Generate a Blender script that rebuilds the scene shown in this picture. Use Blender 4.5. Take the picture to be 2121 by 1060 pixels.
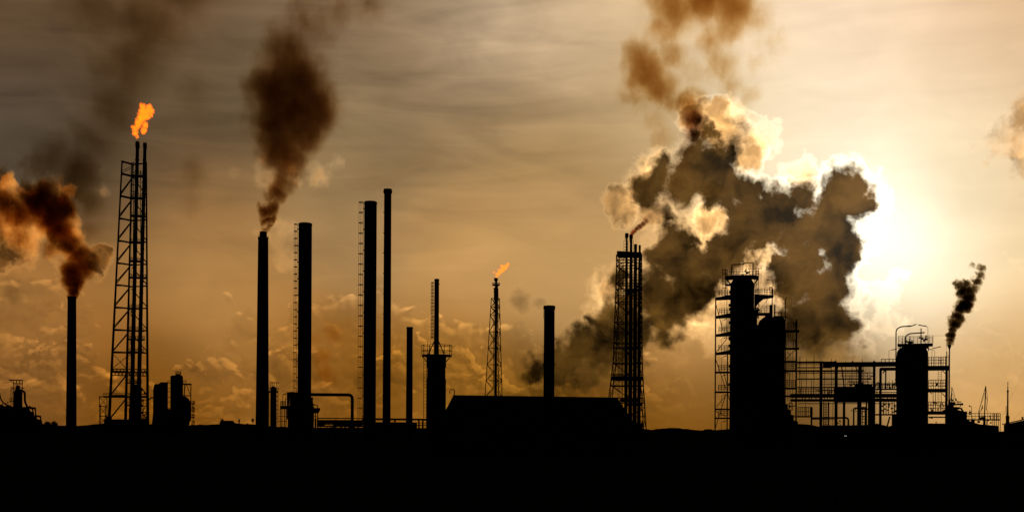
import bpy, bmesh, math, random
from mathutils import Vector, Matrix, noise as mnoise
random.seed(7)
for o in list(bpy.data.objects): bpy.data.objects.remove(o)
SC = bpy.context.scene
COL = SC.collection
R = math.radians

# ---------------------------------------------------------------- camera
W, H = 2121.0, 1060.0
F = 2560.0            # focal length in photograph pixels
CX, HY = 1060.5, 888.0
CAMH = 3.0
ROLL = 0.0055
cam_d = bpy.data.cameras.new('camera'); cam = bpy.data.objects.new('camera', cam_d); COL.objects.link(cam)
cam_d.sensor_width = 36.0; cam_d.lens = 36.0 * F / W
cam_d.shift_y = (HY - H / 2) / W
cam.location = (0, 0, CAMH)
cam.rotation_euler = (Matrix.Rotation(ROLL, 3, 'Y').inverted() @ Matrix.Rotation(R(90), 3, 'X')).to_euler()
cam_d.clip_end = 60000; cam_d.clip_start = 0.5
SC.camera = cam

# ---------------------------------------------------------------- render settings
SC.view_settings.view_transform = 'Standard'; SC.view_settings.look = 'None'
SC.view_settings.gamma = 1.0; SC.view_settings.exposure = 0.0; SC.view_settings.use_curve_mapping = False
SC.cycles.use_denoising = True
SC.cycles.use_adaptive_sampling = True
SC.cycles.adaptive_threshold = 0.015
SC.cycles.max_bounces = 3; SC.cycles.diffuse_bounces = 1; SC.cycles.glossy_bounces = 1
SC.cycles.volume_bounces = 0; SC.cycles.transparent_max_bounces = 16
SC.cycles.volume_step_rate = 0.5
SC.cycles.volume_max_steps = 256

# ---------------------------------------------------------------- node helpers
class NT:
    def __init__(s, tree): s.t = tree
    def new(s, typ, **kw):
        n = s.t.nodes.new(typ)
        for k, v in kw.items(): setattr(n, k, v)
        return n
    def put(s, sock, v):
        if isinstance(v, bpy.types.NodeSocket): s.t.links.new(v, sock)
        elif v is not None:
            sock.default_value = v
    def m(s, op, a, b=None, c=None, clamp=False):
        n = s.new('ShaderNodeMath', operation=op, use_clamp=clamp)
        s.put(n.inputs[0], a); s.put(n.inputs[1], b)
        if c is not None: s.put(n.inputs[2], c)
        return n.outputs[0]
    def v(s, op, a, b=None, c=None, scale=None):
        n = s.new('ShaderNodeVectorMath', operation=op)
        s.put(n.inputs[0], a)
        if b is not None: s.put(n.inputs[1], b)
        if c is not None: s.put(n.inputs[2], c)
        if scale is not None: s.put(n.inputs[3], scale)
        return n.outputs['Value'] if op in ('LENGTH', 'DISTANCE', 'DOT_PRODUCT') else n.outputs[0]
    def mr(s, x, a, b, c=0.0, d=1.0, typ='SMOOTHSTEP'):
        n = s.new('ShaderNodeMapRange', interpolation_type=typ)
        for i, q in enumerate((x, a, b, c, d)): s.put(n.inputs[i], q)
        return n.outputs[0]
    def mix(s, f, a, b):
        n = s.new('ShaderNodeMix', data_type='RGBA', clamp_factor=True)
        s.put(n.inputs[0], f); s.put(n.inputs[6], a); s.put(n.inputs[7], b)
        return n.outputs[2]
    def noise(s, vec, scale, detail=4.0, rough=0.5, dist=0.0, dim='3D', col=False, lac=2.0):
        n = s.new('ShaderNodeTexNoise', noise_dimensions=dim)
        s.put(n.inputs['Vector'], vec); s.put(n.inputs['Scale'], scale); s.put(n.inputs['Detail'], detail)
        s.put(n.inputs['Roughness'], rough); s.put(n.inputs['Distortion'], dist); s.put(n.inputs['Lacunarity'], lac)
        return n.outputs['Color' if col else 0]
    def voro(s, vec, scale, detail=2.0, rough=0.5, dim='2D', smooth=0.6):
        n = s.new('ShaderNodeTexVoronoi', voronoi_dimensions=dim, feature='SMOOTH_F1')
        s.put(n.inputs['Vector'], vec); s.put(n.inputs['Scale'], scale); s.put(n.inputs['Detail'], detail)
        s.put(n.inputs['Roughness'], rough); s.put(n.inputs['Smoothness'], smooth)
        return n.outputs['Distance']
    def xyz(s, x, y, z=0.0):
        n = s.new('ShaderNodeCombineXYZ')
        for i, q in enumerate((x, y, z)): s.put(n.inputs[i], q)
        return n.outputs[0]

def lin(c):
    c = c / 255.0
    return c / 12.92 if c <= 0.04045 else ((c + 0.055) / 1.055) ** 2.4
def rgb(r, g, b, k=1.0, a=True):
    t = (lin(r) * k, lin(g) * k, lin(b) * k)
    return t + (1.0,) if a else t

def sky_uv(px, py):
    """direction of a photo point as (azimuth, elevation) in units of 1/F radian"""
    x, z = px - CX, HY - py
    x, z = x - ROLL * z, z + ROLL * x
    az = math.atan2(x, F); el = math.atan2(z, math.hypot(x, F))
    return az * F, el * F

# ---------------------------------------------------------------- world (evening sky with clouds)
SUN = sky_uv(1795, 470)
world = bpy.data.worlds.new('World'); SC.world = world; world.use_nodes = True
wt = world.node_tree; wt.nodes.clear(); n = NT(wt)
tc = n.new('ShaderNodeTexCoord').outputs['Generated']
sep = n.new('ShaderNodeSeparateXYZ'); wt.links.new(tc, sep.inputs[0])
dx, dy, dz = sep.outputs
az = n.m('MULTIPLY', n.m('ARCTAN2', dx, dy), F)
el = n.m('MULTIPLY', n.m('ARCSINE', dz), F)
P = n.xyz(az, el); P0 = P
# sky colours in many directions, blended smoothly (photo position -> colour of the clear air there)
SKY = [(-250,60,88,66,46),(-250,450,100,74,45),(-250,800,140,92,38),
 (50,40,98,74,50),(50,250,86,74,60),(330,40,112,86,60),(330,280,88,70,50),(180,330,82,66,46),(420,460,158,116,68),(480,240,90,74,54),
 (650,60,126,102,76),(720,310,138,116,82),(820,60,156,128,96),(820,250,120,98,70),(960,260,140,114,80),(1190,300,156,124,80),(1010,70,190,164,132),(1060,340,156,124,80),(950,500,198,150,90),
 (700,440,168,130,82),(450,600,184,134,74),(100,640,172,118,60),(1180,100,204,174,136),(1200,460,208,164,106),(1150,540,196,150,90),
 (600,760,164,108,42),(300,800,140,86,22),(700,875,108,64,8),(950,780,158,104,34),(300,880,108,64,10),(1100,870,84,54,8),
 (20,800,128,82,32),(1370,870,112,68,6),(1400,790,152,98,30),(1350,-20,232,198,154),(1350,240,200,168,122),(1620,60,244,214,178),(1720,150,246,220,192),
 (1620,240,255,234,192),(1880,80,240,206,170),(1900,280,252,232,194),(1800,440,255,246,218),(1870,540,255,250,228),(2080,80,230,192,150),(2110,300,236,204,160),(2000,420,250,226,182),
 (2080,480,244,212,160),(2100,680,242,200,140),(2100,850,190,136,66),(1990,790,222,168,98),(1440,640,226,176,110),
 (1680,720,140,102,54),(1620,850,88,56,10),(1760,860,100,64,14),(1760,770,116,82,34),(1860,640,255,240,200),(1870,760,222,172,104),
 (2380,150,190,148,100),(2380,500,210,165,105),(2380,820,165,112,48),
 (50,-260,84,64,44),(600,-260,110,86,62),(1150,-260,160,130,96),(1600,-260,200,166,122),(2100,-260,180,142,98)]
def after(vec, dep):      # the same vector, evaluated only once dep is known (keeps the shader's stack small)
    return n.v('MULTIPLY_ADD', (1e-9, 1e-9, 1e-9), dep, vec)
acc = None; wsum = None; Pk = P
for i, (px, py, r_, g_, b_) in enumerate(SKY):
    u, w_ = sky_uv(px, py)
    if i % 10 == 9: Pk = after(P, acc)
    d = n.v('DISTANCE', Pk, (u, w_, 0))
    w = n.mr(d, 0, 400, 1, 0); w = n.m('MULTIPLY', w, n.m('MULTIPLY', w, w))
    acc = n.v('MULTIPLY_ADD', rgb(r_, g_, b_, a=False), w, acc if acc is not None else (0, 0, 0))
    wsum = w if wsum is None else n.m('ADD', wsum, w)
base = n.v('SCALE', acc, scale=n.m('DIVIDE', 1.0, n.m('MAXIMUM', wsum, 0.0001)))
inside = n.mr(wsum, 0.0, 0.10)
# the physical sky lights the dome behind the viewer, dim as at dusk
skyt = n.new('ShaderNodeTexSky', sky_type='NISHITA', sun_disc=False)
skyt.sun_elevation = R(9); skyt.sun_rotation = R(15); skyt.air_density = 2.0; skyt.dust_density = 6.0
dusk = n.v('SCALE', skyt.outputs[0], scale=0.003)
# glow around the hidden sun
dsun = n.v('DISTANCE', P, (*SUN, 0))
glow = n.m('ADD', n.mr(dsun, 0, 190, 1, 0), n.m('MULTIPLY', n.mr(dsun, 0, 560, 1, 0), 0.26))
glow2 = n.mr(n.v('DISTANCE', P, (*sky_uv(1890, 540), 0)), 0, 200, 1, 0)
base = n.v('ADD', base, n.v('SCALE', rgb(255, 240, 214, a=False), scale=n.m('MULTIPLY', n.m('ADD', n.m('MULTIPLY', glow, 0.36), n.m('MULTIPLY', glow2, 0.16)), n.mr(el, 110, 330))))
near = n.mr(dsun, 60, 900, 1, 0, typ='LINEAR')          # 1 beside the sun
# high thin streaks
sv = n.xyz(n.m('MULTIPLY', n.m('ADD', az, n.m('MULTIPLY', el, 0.5)), 1 / 420.0), n.m('MULTIPLY', n.m('SUBTRACT', el, n.m('MULTIPLY', az, 0.04)), 1 / 52.0))
st = n.noise(sv, 1.0, 6, 0.55, 0.6, '2D')
sv2 = n.xyz(n.m('MULTIPLY', az, 1 / 260.0), n.m('MULTIPLY', n.m('ADD', el, n.m('MULTIPLY', az, 0.16)), 1 / 110.0))
st2 = n.noise(sv2, 1.0, 5, 0.5, 0.8, '2D')
hi = n.mr(el, 260, 620, 0.25, 1)
stm = n.m('MULTIPLY', n.m('SUBTRACT', n.m('ADD', st, n.m('MULTIPLY', st2, 0.9)), 0.95), n.m('MULTIPLY', hi, n.mr(az, -100, 400, 0.72, 0.20)))
base = n.v('SCALE', base, scale=n.m('ADD', 1.0, n.m('MAXIMUM', stm, -0.35)))

# cumulus banks near the horizon: several layers, far to near
def warp(vec, sc, amp, det=3.0):
    w = n.noise(vec, sc, det, 0.55, 0.0, '2D', col=True)
    return n.v('ADD', vec, n.v('SCALE', n.v('SUBTRACT', w, (0.5, 0.5, 0.5)), scale=amp))
def bank(base, off, size, top, thick, rim_gain, body, thr=0.5, xa=1.4):
    P = after(P0, base)
    def field(shift):
        v0 = n.v('ADD', P, (off + shift[0], off * 0.37 + shift[1], 0))
        wv = n.noise(v0, 1 / 80.0, 2, 0.5, 0.0, '2D', col=True)
        wv = n.v('ADD', v0, n.v('SCALE', n.v('SUBTRACT', wv, (0.5, 0.5, 0.5)), scale=50.0))
        wv = n.v('MULTIPLY', wv, (1.0, xa, 1.0))
        f = n.noise(wv, 1 / size, 5, 0.52, 0.0, '2D')
        vr = n.voro(wv, 1 / (size * 0.26), 3, 0.55, smooth=0.4)
        return n.m('ADD', n.m('MULTIPLY', f, 0.9), n.m('MULTIPLY', n.m('SUBTRACT', 0.75, vr), 0.22))
    f0 = field((0, 0)); f1 = field((7, 11))
    swell = n.noise(n.xyz(n.m('ADD', n.m('MULTIPLY', az, 1 / 210.0), off), 0.0), 1.0, 2, 0.5, 0, '2D')
    env = n.mr(n.m('SUBTRACT', el, n.mr(swell, 0.3, 0.7, -70, 80, typ='LINEAR')), top - thick, top + thick * 0.6, 0.12, -0.35)
    # lift the bank here and there into towers
    f = n.m('ADD', f0, env)
    a = n.mr(f, thr - 0.01, thr + 0.05)
    slope = n.m('SUBTRACT', f0, f1)                       # edges that face the sun are lit
    lit = n.mr(slope, 0.0, 0.12, 0.0, 1.0)
    shade = n.mr(slope, -0.12, 0.0, 1.0, 0.0)
    edge = n.mr(f, thr + 0.0, thr + 0.22, 1.0, 0.25)
    low = n.mr(el, 5, 110, 0.45, 1)
    g = n.m('ADD', body, n.m('MULTIPLY', n.m('MULTIPLY', lit, edge), rim_gain))
    g = n.m('SUBTRACT', g, n.m('MULTIPLY', shade, 0.12))
    low = n.m('MULTIPLY', low, n.m('MAXIMUM', n.mr(az, 220, 380, 1, 0.12), n.mr(az, 700, 950, 0, 0.12)))
    k = n.m('ADD', 1.0, n.m('MULTIPLY', n.m('MULTIPLY', a, low), n.m('SUBTRACT', g, 1.0)))
    return n.v('SCALE', base, scale=k)
base = bank(base, 911, 400.0, 280, 130, 1.25, 0.90, 0.42)
base = bank(base, 2300, 240.0, 180, 95, 1.15, 0.84, 0.44)
# soft large variation of the air
lv = n.noise(n.v('MULTIPLY', P, (1 / 300.0, 1 / 180.0, 1)), 1.0, 3, 0.5, 0.3, '2D')
base = n.v('SCALE', base, scale=n.mr(lv, 0.3, 0.7, 0.93, 1.06, typ='LINEAR'))

def blobfield(vec, pts, conv, op='SMOOTH_MAX'):
    acc = None; v0 = vec
    for i, p in enumerate(pts):
        c = conv(p); r_ = p[2]; wgt = p[3] if len(p) > 3 else 1.0
        if i % 10 == 9: vec = after(v0, acc)
        d = n.v('DISTANCE', vec, (*c, 0))
        q = n.mr(d, r_ * 0.1, r_ * 1.55, wgt, 0)
        if acc is None: acc = q
        else: acc = n.m('SMOOTH_MAX', acc, q, 0.18)
    return acc
def cloud(base, pts, thr, soft, rimw, rim_col_gain, body_col, warp_amp=46, off=0, fine=0.22, maxa=1.0, grow=1.0, cs=1.0, plain=False):
    P = after(P0, base)
    def field(sh):
        w1 = n.v('ADD', P, (off + sh[0], off + sh[1], 0))
        wv = n.noise(w1, 1 / 75.0, 4, 0.55, 0.0, '2D', col=True)
        pw = n.v('ADD', n.v('ADD', P, (sh[0], sh[1], 0)), n.v('SCALE', n.v('SUBTRACT', wv, (0.5, 0.5, 0.5)), scale=warp_amp * 2))
        if plain: return pw, n.m('MULTIPLY', n.m('SUBTRACT', n.noise(w1, 1 / 40.0, 3, 0.55, 0.0, '2D'), 0.5), fine)
        vr = n.voro(n.v('ADD', pw, (off + 300, 0, 0)), 1 / (52.0 * cs), 3, 0.5, smooth=0.5)
        ff = n.noise(w1, 1 / 30.0, 5, 0.6, 0.2, '2D')
        tex = n.m('ADD', n.m('MULTIPLY', n.m('SUBTRACT', 0.62, vr), fine * 1.2), n.m('MULTIPLY', n.m('SUBTRACT', ff, 0.5), fine * 1.1))
        return pw, tex
    pw, tex = field((0, 0))
    bf = blobfield(pw, [(p[0], p[1], p[2] * grow, *p[3:]) for p in pts], lambda p: sky_uv(p[0], p[1]))
    f = n.m('ADD', bf, n.m('MULTIPLY', tex, n.mr(bf, 0.13, 0.24)))
    a = n.m('MULTIPLY', n.mr(f, thr, n.m('ADD', thr, soft)), maxa)
    inner = n.mr(f, n.m('ADD', thr, n.m('MULTIPLY', soft, 0.35)), n.m('ADD', n.m('ADD', thr, soft), n.m('MULTIPLY', rimw, n.mr(dsun, 40, 700, 1.5, 0.8))))
    tone = n.noise(pw, 1 / 80.0, 3.5, 0.5, 0.0, '2D')
    tone = n.m('MAXIMUM', n.m('ADD', n.mr(tone, 0.32, 0.68, 0.25, 2.5, typ='LINEAR'), n.m('MULTIPLY', tex, -1.5)), 0.25)
    body = n.v('SCALE', body_col, scale=n.m('MULTIPLY', n.m('MULTIPLY', tone, n.mr(el, 100, 480, 0.78, 1.25)), n.mr(dsun, 60, 620, 1.35, 0.7, typ='LINEAR')))
    rimc = n.v('SCALE', base, scale=rim_col_gain)
    c = n.mix(inner, rimc, body)
    return n.mix(a, base, c)
LIT = [(-30,430,70),(20,440,60),(10,385,40),(70,425,55),(110,410,44),(120,455,44),(60,480,60),(10,500,60),(150,520,50),(190,535,36),(210,530,26),(140,480,44),(-40,500,60)]
PUFF = [(540,345,26,.6),(605,350,40,.6),(655,358,34,.6),(565,372,36,.6),(475,358,30,.36),(225,385,34,.4),(690,345,30,.4),(600,520,60,.42),(575,480,50,.42)]
base = cloud(base, PUFF, 0.20, 0.50, 0.6, 1.55, rgb(196, 140, 80, a=False), 26, 333, 0.9, 0.9, plain=True)
EDGE = [(2105,275,64,.9),(2060,315,56,.75),(2090,380,46,.55),(2140,240,60),(2120,330,50,.8),(2160,300,80)]
base = cloud(base, EDGE, 0.20, 0.45, 0.35, 1.04, rgb(168, 126, 76, a=False), 30, 610, 0.35, 0.9)
base = cloud(base, LIT, 0.20, 0.30, 0.22, 1.5, rgb(168, 108, 48, a=False), 30, 450, 0.40, 0.92)
# bright veils round the dark cloud
VEIL = [(1560,300,55),(1510,255,60),(1450,230,45),(1470,450,50),(1460,500,40),(1300,420,45,.8),(1340,340,40),(1240,600,40,.7),(1500,680,70,.8),
 (1440,660,60,.8),(1600,590,60),(1570,530,50),(1800,420,60,.8),(1250,640,40,.8),(1840,600,50,.6),(1660,370,50),(1830,650,60,.5)]
veil_gain = n.m('ADD', 1.06, n.m('MULTIPLY', near, 0.42))
base = cloud(base, VEIL, 0.25, 0.20, 0.5, veil_gain, rgb(215, 170, 110, a=False), 40, 700, 0.30, 0.85)
# small dusky cloudlets
SM = [(1085,625,34,.8),(1120,632,22,.7),(30,610,60,.8),(80,600,40,.7),(1140,765,50,.8),(1090,755,30,.7),]
base = cloud(base, SM, 0.22, 0.40, 0.6, 1.08, rgb(118, 86, 44, a=False), 24, 1300, 0.30, 0.75, plain=True)
# translucent golden lobes of the same cloud
LOBE = [(1512,285,58),(1545,325,42),(1478,252,42),(1442,226,36),(1286,420,42),(1300,445,34),(1330,385,40),(1355,445,40,.8),(1470,400,40,.7),(1600,590,60,.7),(1480,450,50,.7),(1450,650,50,.6),(1560,540,40,.7),(1270,600,40,.7)]
base = cloud(base, LOBE, 0.20, 0.14, 0.34, n.m('ADD', 1.15, n.m('MULTIPLY', near, 0.25)), rgb(156, 116, 68, a=False), 28, 77, 0.34, 0.92)
TAIL = [(1105,764,44,.7),(1165,745,60,.95),(1230,712,74),(1300,682,88),(1370,640,84),(1290,744,70,.9),(1215,756,56,.9),(1380,700,56,.75),(1440,600,60,.9),(1250,664,36,.8)]
base = cloud(base, TAIL, 0.20, 0.38, 0.24, n.m('ADD', 0.95, n.m('MULTIPLY', near, 0.5)), rgb(74, 50, 15, a=False), 34, 1700, 0.75, 0.97, plain=True)
# the dark backlit cloud in front of the sun
DARK = [(1748,402,52),(1775,425,34),(1700,470,62),(1745,520,52),(1730,480,50),(1625,470,66),(1600,415,42),(1655,410,34),(1545,430,54),(1560,485,54),
 (1500,395,50),(1452,345,48),(1418,372,42),(1488,318,44,.8),(1462,282,34,.7),(1435,252,20,.62),(1372,372,46),(1340,395,42),(1325,415,26,.7),
 (1392,448,26,.75),(1400,500,48),(1385,535,44),(1430,560,50),(1480,560,50),(1500,520,48),(1655,545,60),(1650,600,46),(1710,590,58),(1735,560,44),(1700,650,56),
 (1735,655,40),(1650,670,46),(1690,690,56,.95),(1740,685,48,.9),(1630,690,46,.8),(1350,600,50,.9),(1240,672,30,.8),(1290,650,36,.8),(1400,620,52),(1450,590,40),
 (1280,730,60,.85),(1290,580,32,.75),(1710,730,80,.62),(1640,740,60,.6),(1780,720,40,.5)]
dark_gain = n.m('ADD', 1.10, n.m('MULTIPLY', near, 0.55))
soft_low = n.m('ADD', n.mr(el, 90, 330, 0.42, 0.17), n.mr(az, 250, 420, 0.16, 0.0))
base = cloud(base, DARK, 0.15, soft_low, 0.27, dark_gain, rgb(56, 37, 12, a=False), 30, 0, 0.36, 0.985, grow=1.27)
SHADE = [(1700,742,88,.95),(1770,762,70,.75),(1630,760,76,.9),(1560,790,60,.6),(1830,775,50,.4),(1210,770,70,.5),(1310,775,60,.45)]
base = cloud(base, SHADE, 0.16, 0.55, 0.2, 0.7, rgb(104, 74, 32, a=False), 18, 900, 0.10, 0.85, plain=True)
final = n.mix(inside, dusk, base)
# below the horizon nothing shines
final = n.mix(n.mr(el, -60, -8), (0.002, 0.0015, 0.001, 1), final)
bg = n.new('ShaderNodeBackground'); wt.links.new(final, bg.inputs[0]); bg.inputs[1].default_value = 1.0
wo = n.new('ShaderNodeOutputWorld'); wt.links.new(bg.outputs[0], wo.inputs[0])
world.cycles.sampling_method = 'MANUAL'; world.cycles.sample_map_resolution = 256

# sun, veiled by the cloud
sl = bpy.data.lights.new('sun', 'SUN'); sun = bpy.data.objects.new('sun', sl); COL.objects.link(sun)
sl.energy = 0.5; sl.angle = R(10); sl.color = (1, .8, .55)
sd = Vector((math.cos(R(9)) * math.sin(R(16)), math.cos(R(9)) * math.cos(R(16)), math.sin(R(9))))
sun.rotation_euler = sd.to_track_quat('Z', 'Y').to_euler()

# ---------------------------------------------------------------- materials
def mat(name, col, rough=0.9, sc=0.6, var=0.5):
    m = bpy.data.materials.new(name); m.use_nodes = True; t = NT(m.node_tree)
    b = m.node_tree.nodes['Principled BSDF']; b.inputs['Roughness'].default_value = rough
    b.inputs['Specular IOR Level'].default_value = 0.0
    o = t.new('ShaderNodeTexCoord').outputs['Object']
    f = t.noise(o, sc, 6, 0.6, 0.4)
    f2 = t.noise(t.v('MULTIPLY', o, (1, 1, 0.12)), sc * 3, 4, 0.5)
    c2 = tuple(c * (1 - var) for c in col)
    k = t.m('MULTIPLY', f, f2)
    m.node_tree.links.new(t.mix(t.mr(k, 0.1, 0.4), (*c2, 1), (*col, 1)), b.inputs['Base Color'])
    return m
M = {
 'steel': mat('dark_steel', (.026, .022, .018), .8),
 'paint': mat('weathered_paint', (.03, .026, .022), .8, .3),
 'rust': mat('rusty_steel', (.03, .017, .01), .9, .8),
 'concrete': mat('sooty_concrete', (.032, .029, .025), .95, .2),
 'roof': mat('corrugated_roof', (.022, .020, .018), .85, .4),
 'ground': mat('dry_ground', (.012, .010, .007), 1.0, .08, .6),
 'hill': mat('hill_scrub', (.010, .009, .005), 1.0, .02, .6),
 'leaf': mat('dark_leaves', (.012, .016, .006), .9, 2.0),
 'bark': mat('bark', (.02, .014, .01), .95, 3.0),
}

# ---------------------------------------------------------------- mesh builder in photo pixels of a thing
class T:
    """a thing: Empty at its base; parts are authored in pixels (x, depth, row) at the thing's distance"""
    def __init__(s, name, label, cat, bx, D, group=None, base=0.0, face=True):
        s.bx, s.D, s.s = bx, D, D / F
        s.hy = HY + ROLL * (bx - CX)
        o = bpy.data.objects.new(name, None); COL.objects.link(o)
        o.empty_display_size = 1
        o.location = ((bx - CX) * s.s, D, base); s.base = base
        o['label'] = label; o['category'] = cat
        if group: o['group'] = group
        s.yaw = math.atan2(bx - CX, F) if face else 0.0
        o.rotation_euler.z = -s.yaw
        s.o = o
        s.ground = s.hy + CAMH / s.s
    def pt(s, p):
        return Vector(((p[0] - s.bx) * s.s * math.cos(s.yaw), p[1] * s.s, CAMH + (s.hy - p[2]) * s.s - s.base))
    def part(s, name, m='steel', parent=None, label=None): return MB(s, name, m, parent, label)
SPLIT = {'roof_vent': 'roof_vent', 'cross_beam': 'cross_beam', 'diagonal_brace': 'diagonal_brace', 'hanger_rod': 'hanger_rod', 'valve': 'valve', 'top_valve': 'valve', 'side_valves': 'valve',
         'drop_pipe': 'drop_pipe', 'heater_tube': 'heater_tube', 'stay': 'stay', 'walkway_leg': 'walkway_leg', 'pump': 'pump', 'knee_brace': 'knee_brace', 'side_nozzle': 'nozzle',
         'pipe_manifold': 'manifold_pipe', 'rung': 'rung', 'bracket': 'bracket', 'service_pipe': 'service_pipe', 'support_foot': 'support_foot', 'pipe': 'pipe', 'stair_column': 'stair_post', 'side_post': 'side_post'}
class MB:
    def __init__(s, t, name, m, parent, label): s.t, s.name, s.m, s.parent, s.label = t, name, m, parent, label; s.bm = bmesh.new(); s.obj = None; s.cuts = []; s.hold = False
    def _f(s, vs):
        try: return s.bm.faces.new(vs)
        except ValueError: return None
    def rings(s, rs, smooth=True, cap=True):
        if not s.hold: s.cuts.append(len(s.bm.verts))
        V = [[s.bm.verts.new(p) for p in r] for r in rs]
        k = len(V[0])
        for a, b in zip(V, V[1:]):
            for i in range(k):
                f = s._f((a[i], a[(i + 1) % k], b[(i + 1) % k], b[i]))
                if f: f.smooth = smooth
        if cap:
            s._f(list(reversed(V[0]))); s._f(V[-1])
    def box(s, x0, x1, r0, r1, y0=-3, y1=3):
        p = lambda x, y, r: s.t.pt((x, y, r))
        lo = [p(x0, y0, r1), p(x1, y0, r1), p(x1, y1, r1), p(x0, y1, r1)]
        hi = [p(x0, y0, r0), p(x1, y0, r0), p(x1, y1, r0), p(x0, y1, r0)]
        s.rings([lo, hi], smooth=False); return s
    def prism(s, pts, y0, y1):
        """outline (x,row) extruded in depth"""
        s.rings([[s.t.pt((x, y0, r)) for x, r in pts], [s.t.pt((x, y1, r)) for x, r in pts]], smooth=False); return s
    def bar(s, a, b, r, k=6):
        return s.path([a, b], r, k)
    def path(s, pts, r, k=8):
        P_ = [s.t.pt(p) for p in pts]; r_ = r * s.t.s
        rs = []; up = None
        for i, p in enumerate(P_):
            t = (P_[min(i + 1, len(P_) - 1)] - P_[max(i - 1, 0)]).normalized()
            if up is None:
                up = Vector((0, 1, 0)) if abs(t.y) < .9 else Vector((0, 0, 1))
            a = t.cross(up).normalized(); b = a.cross(t).normalized(); up = b
            ri = r_[i] if isinstance(r_, list) else r_
            rs.append([p + (a * math.cos(q) + b * math.sin(q)) * ri for q in [2 * math.pi * (j + .5) / k for j in range(k)]])
        s.rings(rs, smooth=k > 5); return s
    def bend(s, pts, r, rad, k=10):
        """pipe through points with rounded corners of radius rad (px)"""
        out = [Vector(pts[0])]
        for i in range(1, len(pts) - 1):
            a, b, c = Vector(pts[i - 1]), Vector(pts[i]), Vector(pts[i + 1])
            u = (a - b).normalized(); w = (c - b).normalized()
            q = min(rad, (a - b).length * .49, (c - b).length * .49)
            for j in range(6):
                t = j / 5
                out.append((b + u * q) * (1 - t) ** 2 + b * 2 * t * (1 - t) + (b + w * q) * t * t)
        out.append(Vector(pts[-1]))
        return s.path([tuple(p) for p in out], r, k)
    def lathe(s, cx, prof, k=28, y=0.0):
        """vertical body: prof = [(row, radius), ...] from bottom to top"""
        s.rings([[s.t.pt((cx + rr * math.cos(2 * math.pi * j / k), y + rr * math.sin(2 * math.pi * j / k), row)) for j in range(k)] for row, rr in prof])
        return s
    def ladder(s, cx, r0, r1, w, step, y=0, r=.5):
        s.bar((cx - w / 2, y, r0), (cx - w / 2, y, r1), r, 4); s.bar((cx + w / 2, y, r0), (cx + w / 2, y, r1), r, 4)
        q = min(r0, r1) + step / 2
        while q < max(r0, r1): s.bar((cx - w / 2, y, q), (cx + w / 2, y, q), r * .7, 4); q += step
        return s
    def rail(s, x0, x1, floor, h, step, ys=(0,), r=.45, mids=1):
        for y in ys:
            for j in range(mids + 1):
                q = floor - h * (j + 1) / (mids + 1); s.bar((x0, y, q), (x1, y, q), r, 4)
            k = max(1, round(abs(x1 - x0) / step))
            for j in range(k + 1):
                x = x0 + (x1 - x0) * j / k; s.bar((x, y, floor), (x, y, floor - h), r, 4)
        if len(ys) == 2:
            for x in (x0, x1):
                for j in range(mids + 1):
                    q = floor - h * (j + 1) / (mids + 1); s.bar((x, ys[0], q), (x, ys[1], q), r, 4)
        return s
    def ball(s, c, r, k=8):
        t = s.t.pt(c); rr = r * s.t.s
        s.rings([[t + Vector((math.cos(2 * math.pi * j / k) * math.cos(e), math.sin(2 * math.pi * j / k) * math.cos(e), math.sin(e))) * rr for j in range(k)]
                 for e in [R(-80 + 160 * i / 5) for i in range(6)]]); return s
    def valve(s, c, r):
        """flanged valve body with a stem and hand wheel"""
        s.cuts.append(len(s.bm.verts)); s.hold = True
        x, y, q = c
        s.ball((x, y, q), r * .8); s.bar((x - r, y, q), (x + r, y, q), r * .42, 6)
        s.bar((x - r * .95, y, q), (x - r * .7, y, q), r * .8, 8); s.bar((x + r * .7, y, q), (x + r * .95, y, q), r * .8, 8)
        s.bar((x, y, q), (x, y, q - r * 1.5), r * .2, 4); s.lathe(x, [(q - r * 1.4, r * .62), (q - r * 1.55, r * .62)], 8, y)
        s.hold = False; return s
    def done(s):
        one = SPLIT.get(s.name)
        if one is None: return s.link()
        bm, cuts, first = s.bm, sorted(set(s.cuts)), None
        bm.verts.ensure_lookup_table(); bm.verts.index_update()
        for a, b in zip(cuts, cuts[1:] + [len(bm.verts)]):
            if b <= a: continue
            s.bm = bmesh.new(); vs = [s.bm.verts.new(bm.verts[i].co) for i in range(a, b)]
            for f in {f for i in range(a, b) for f in bm.verts[i].link_faces}:
                nf = s._f([vs[v.index - a] for v in f.verts])
                if nf: nf.smooth = f.smooth
            s.name = one; o = s.link(); first = first or o
        bm.free(); return first
    def link(s):
        me = bpy.data.meshes.new(s.name); bmesh.ops.recalc_face_normals(s.bm, faces=s.bm.faces[:])
        s.bm.to_mesh(me); s.bm.free()
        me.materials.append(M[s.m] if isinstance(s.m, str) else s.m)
        o = bpy.data.objects.new(s.name, me); COL.objects.link(o)
        o.parent = s.parent if s.parent is not None else s.t.o
        if s.label: o['label'] = s.label
        s.obj = o; return o

def lamp_arm(t, x, row0, row1, dx, y=0, parent=None, r=.5):
    """a platform lamp: thin post, arm, long head"""
    m = t.part('lamp_post', 'steel'); m.bend([(x, y, row0), (x, y, row1), (x + dx * .45, y, row1 - 1.5)], r, 2, 6); o = m.done()
    h = t.part('lamp_head', 'steel', o); h.path([(x + dx * .4, y, row1 - 1.2), (x + dx, y, row1 - 3)], r * 2.2, 6); h.done()

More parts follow.
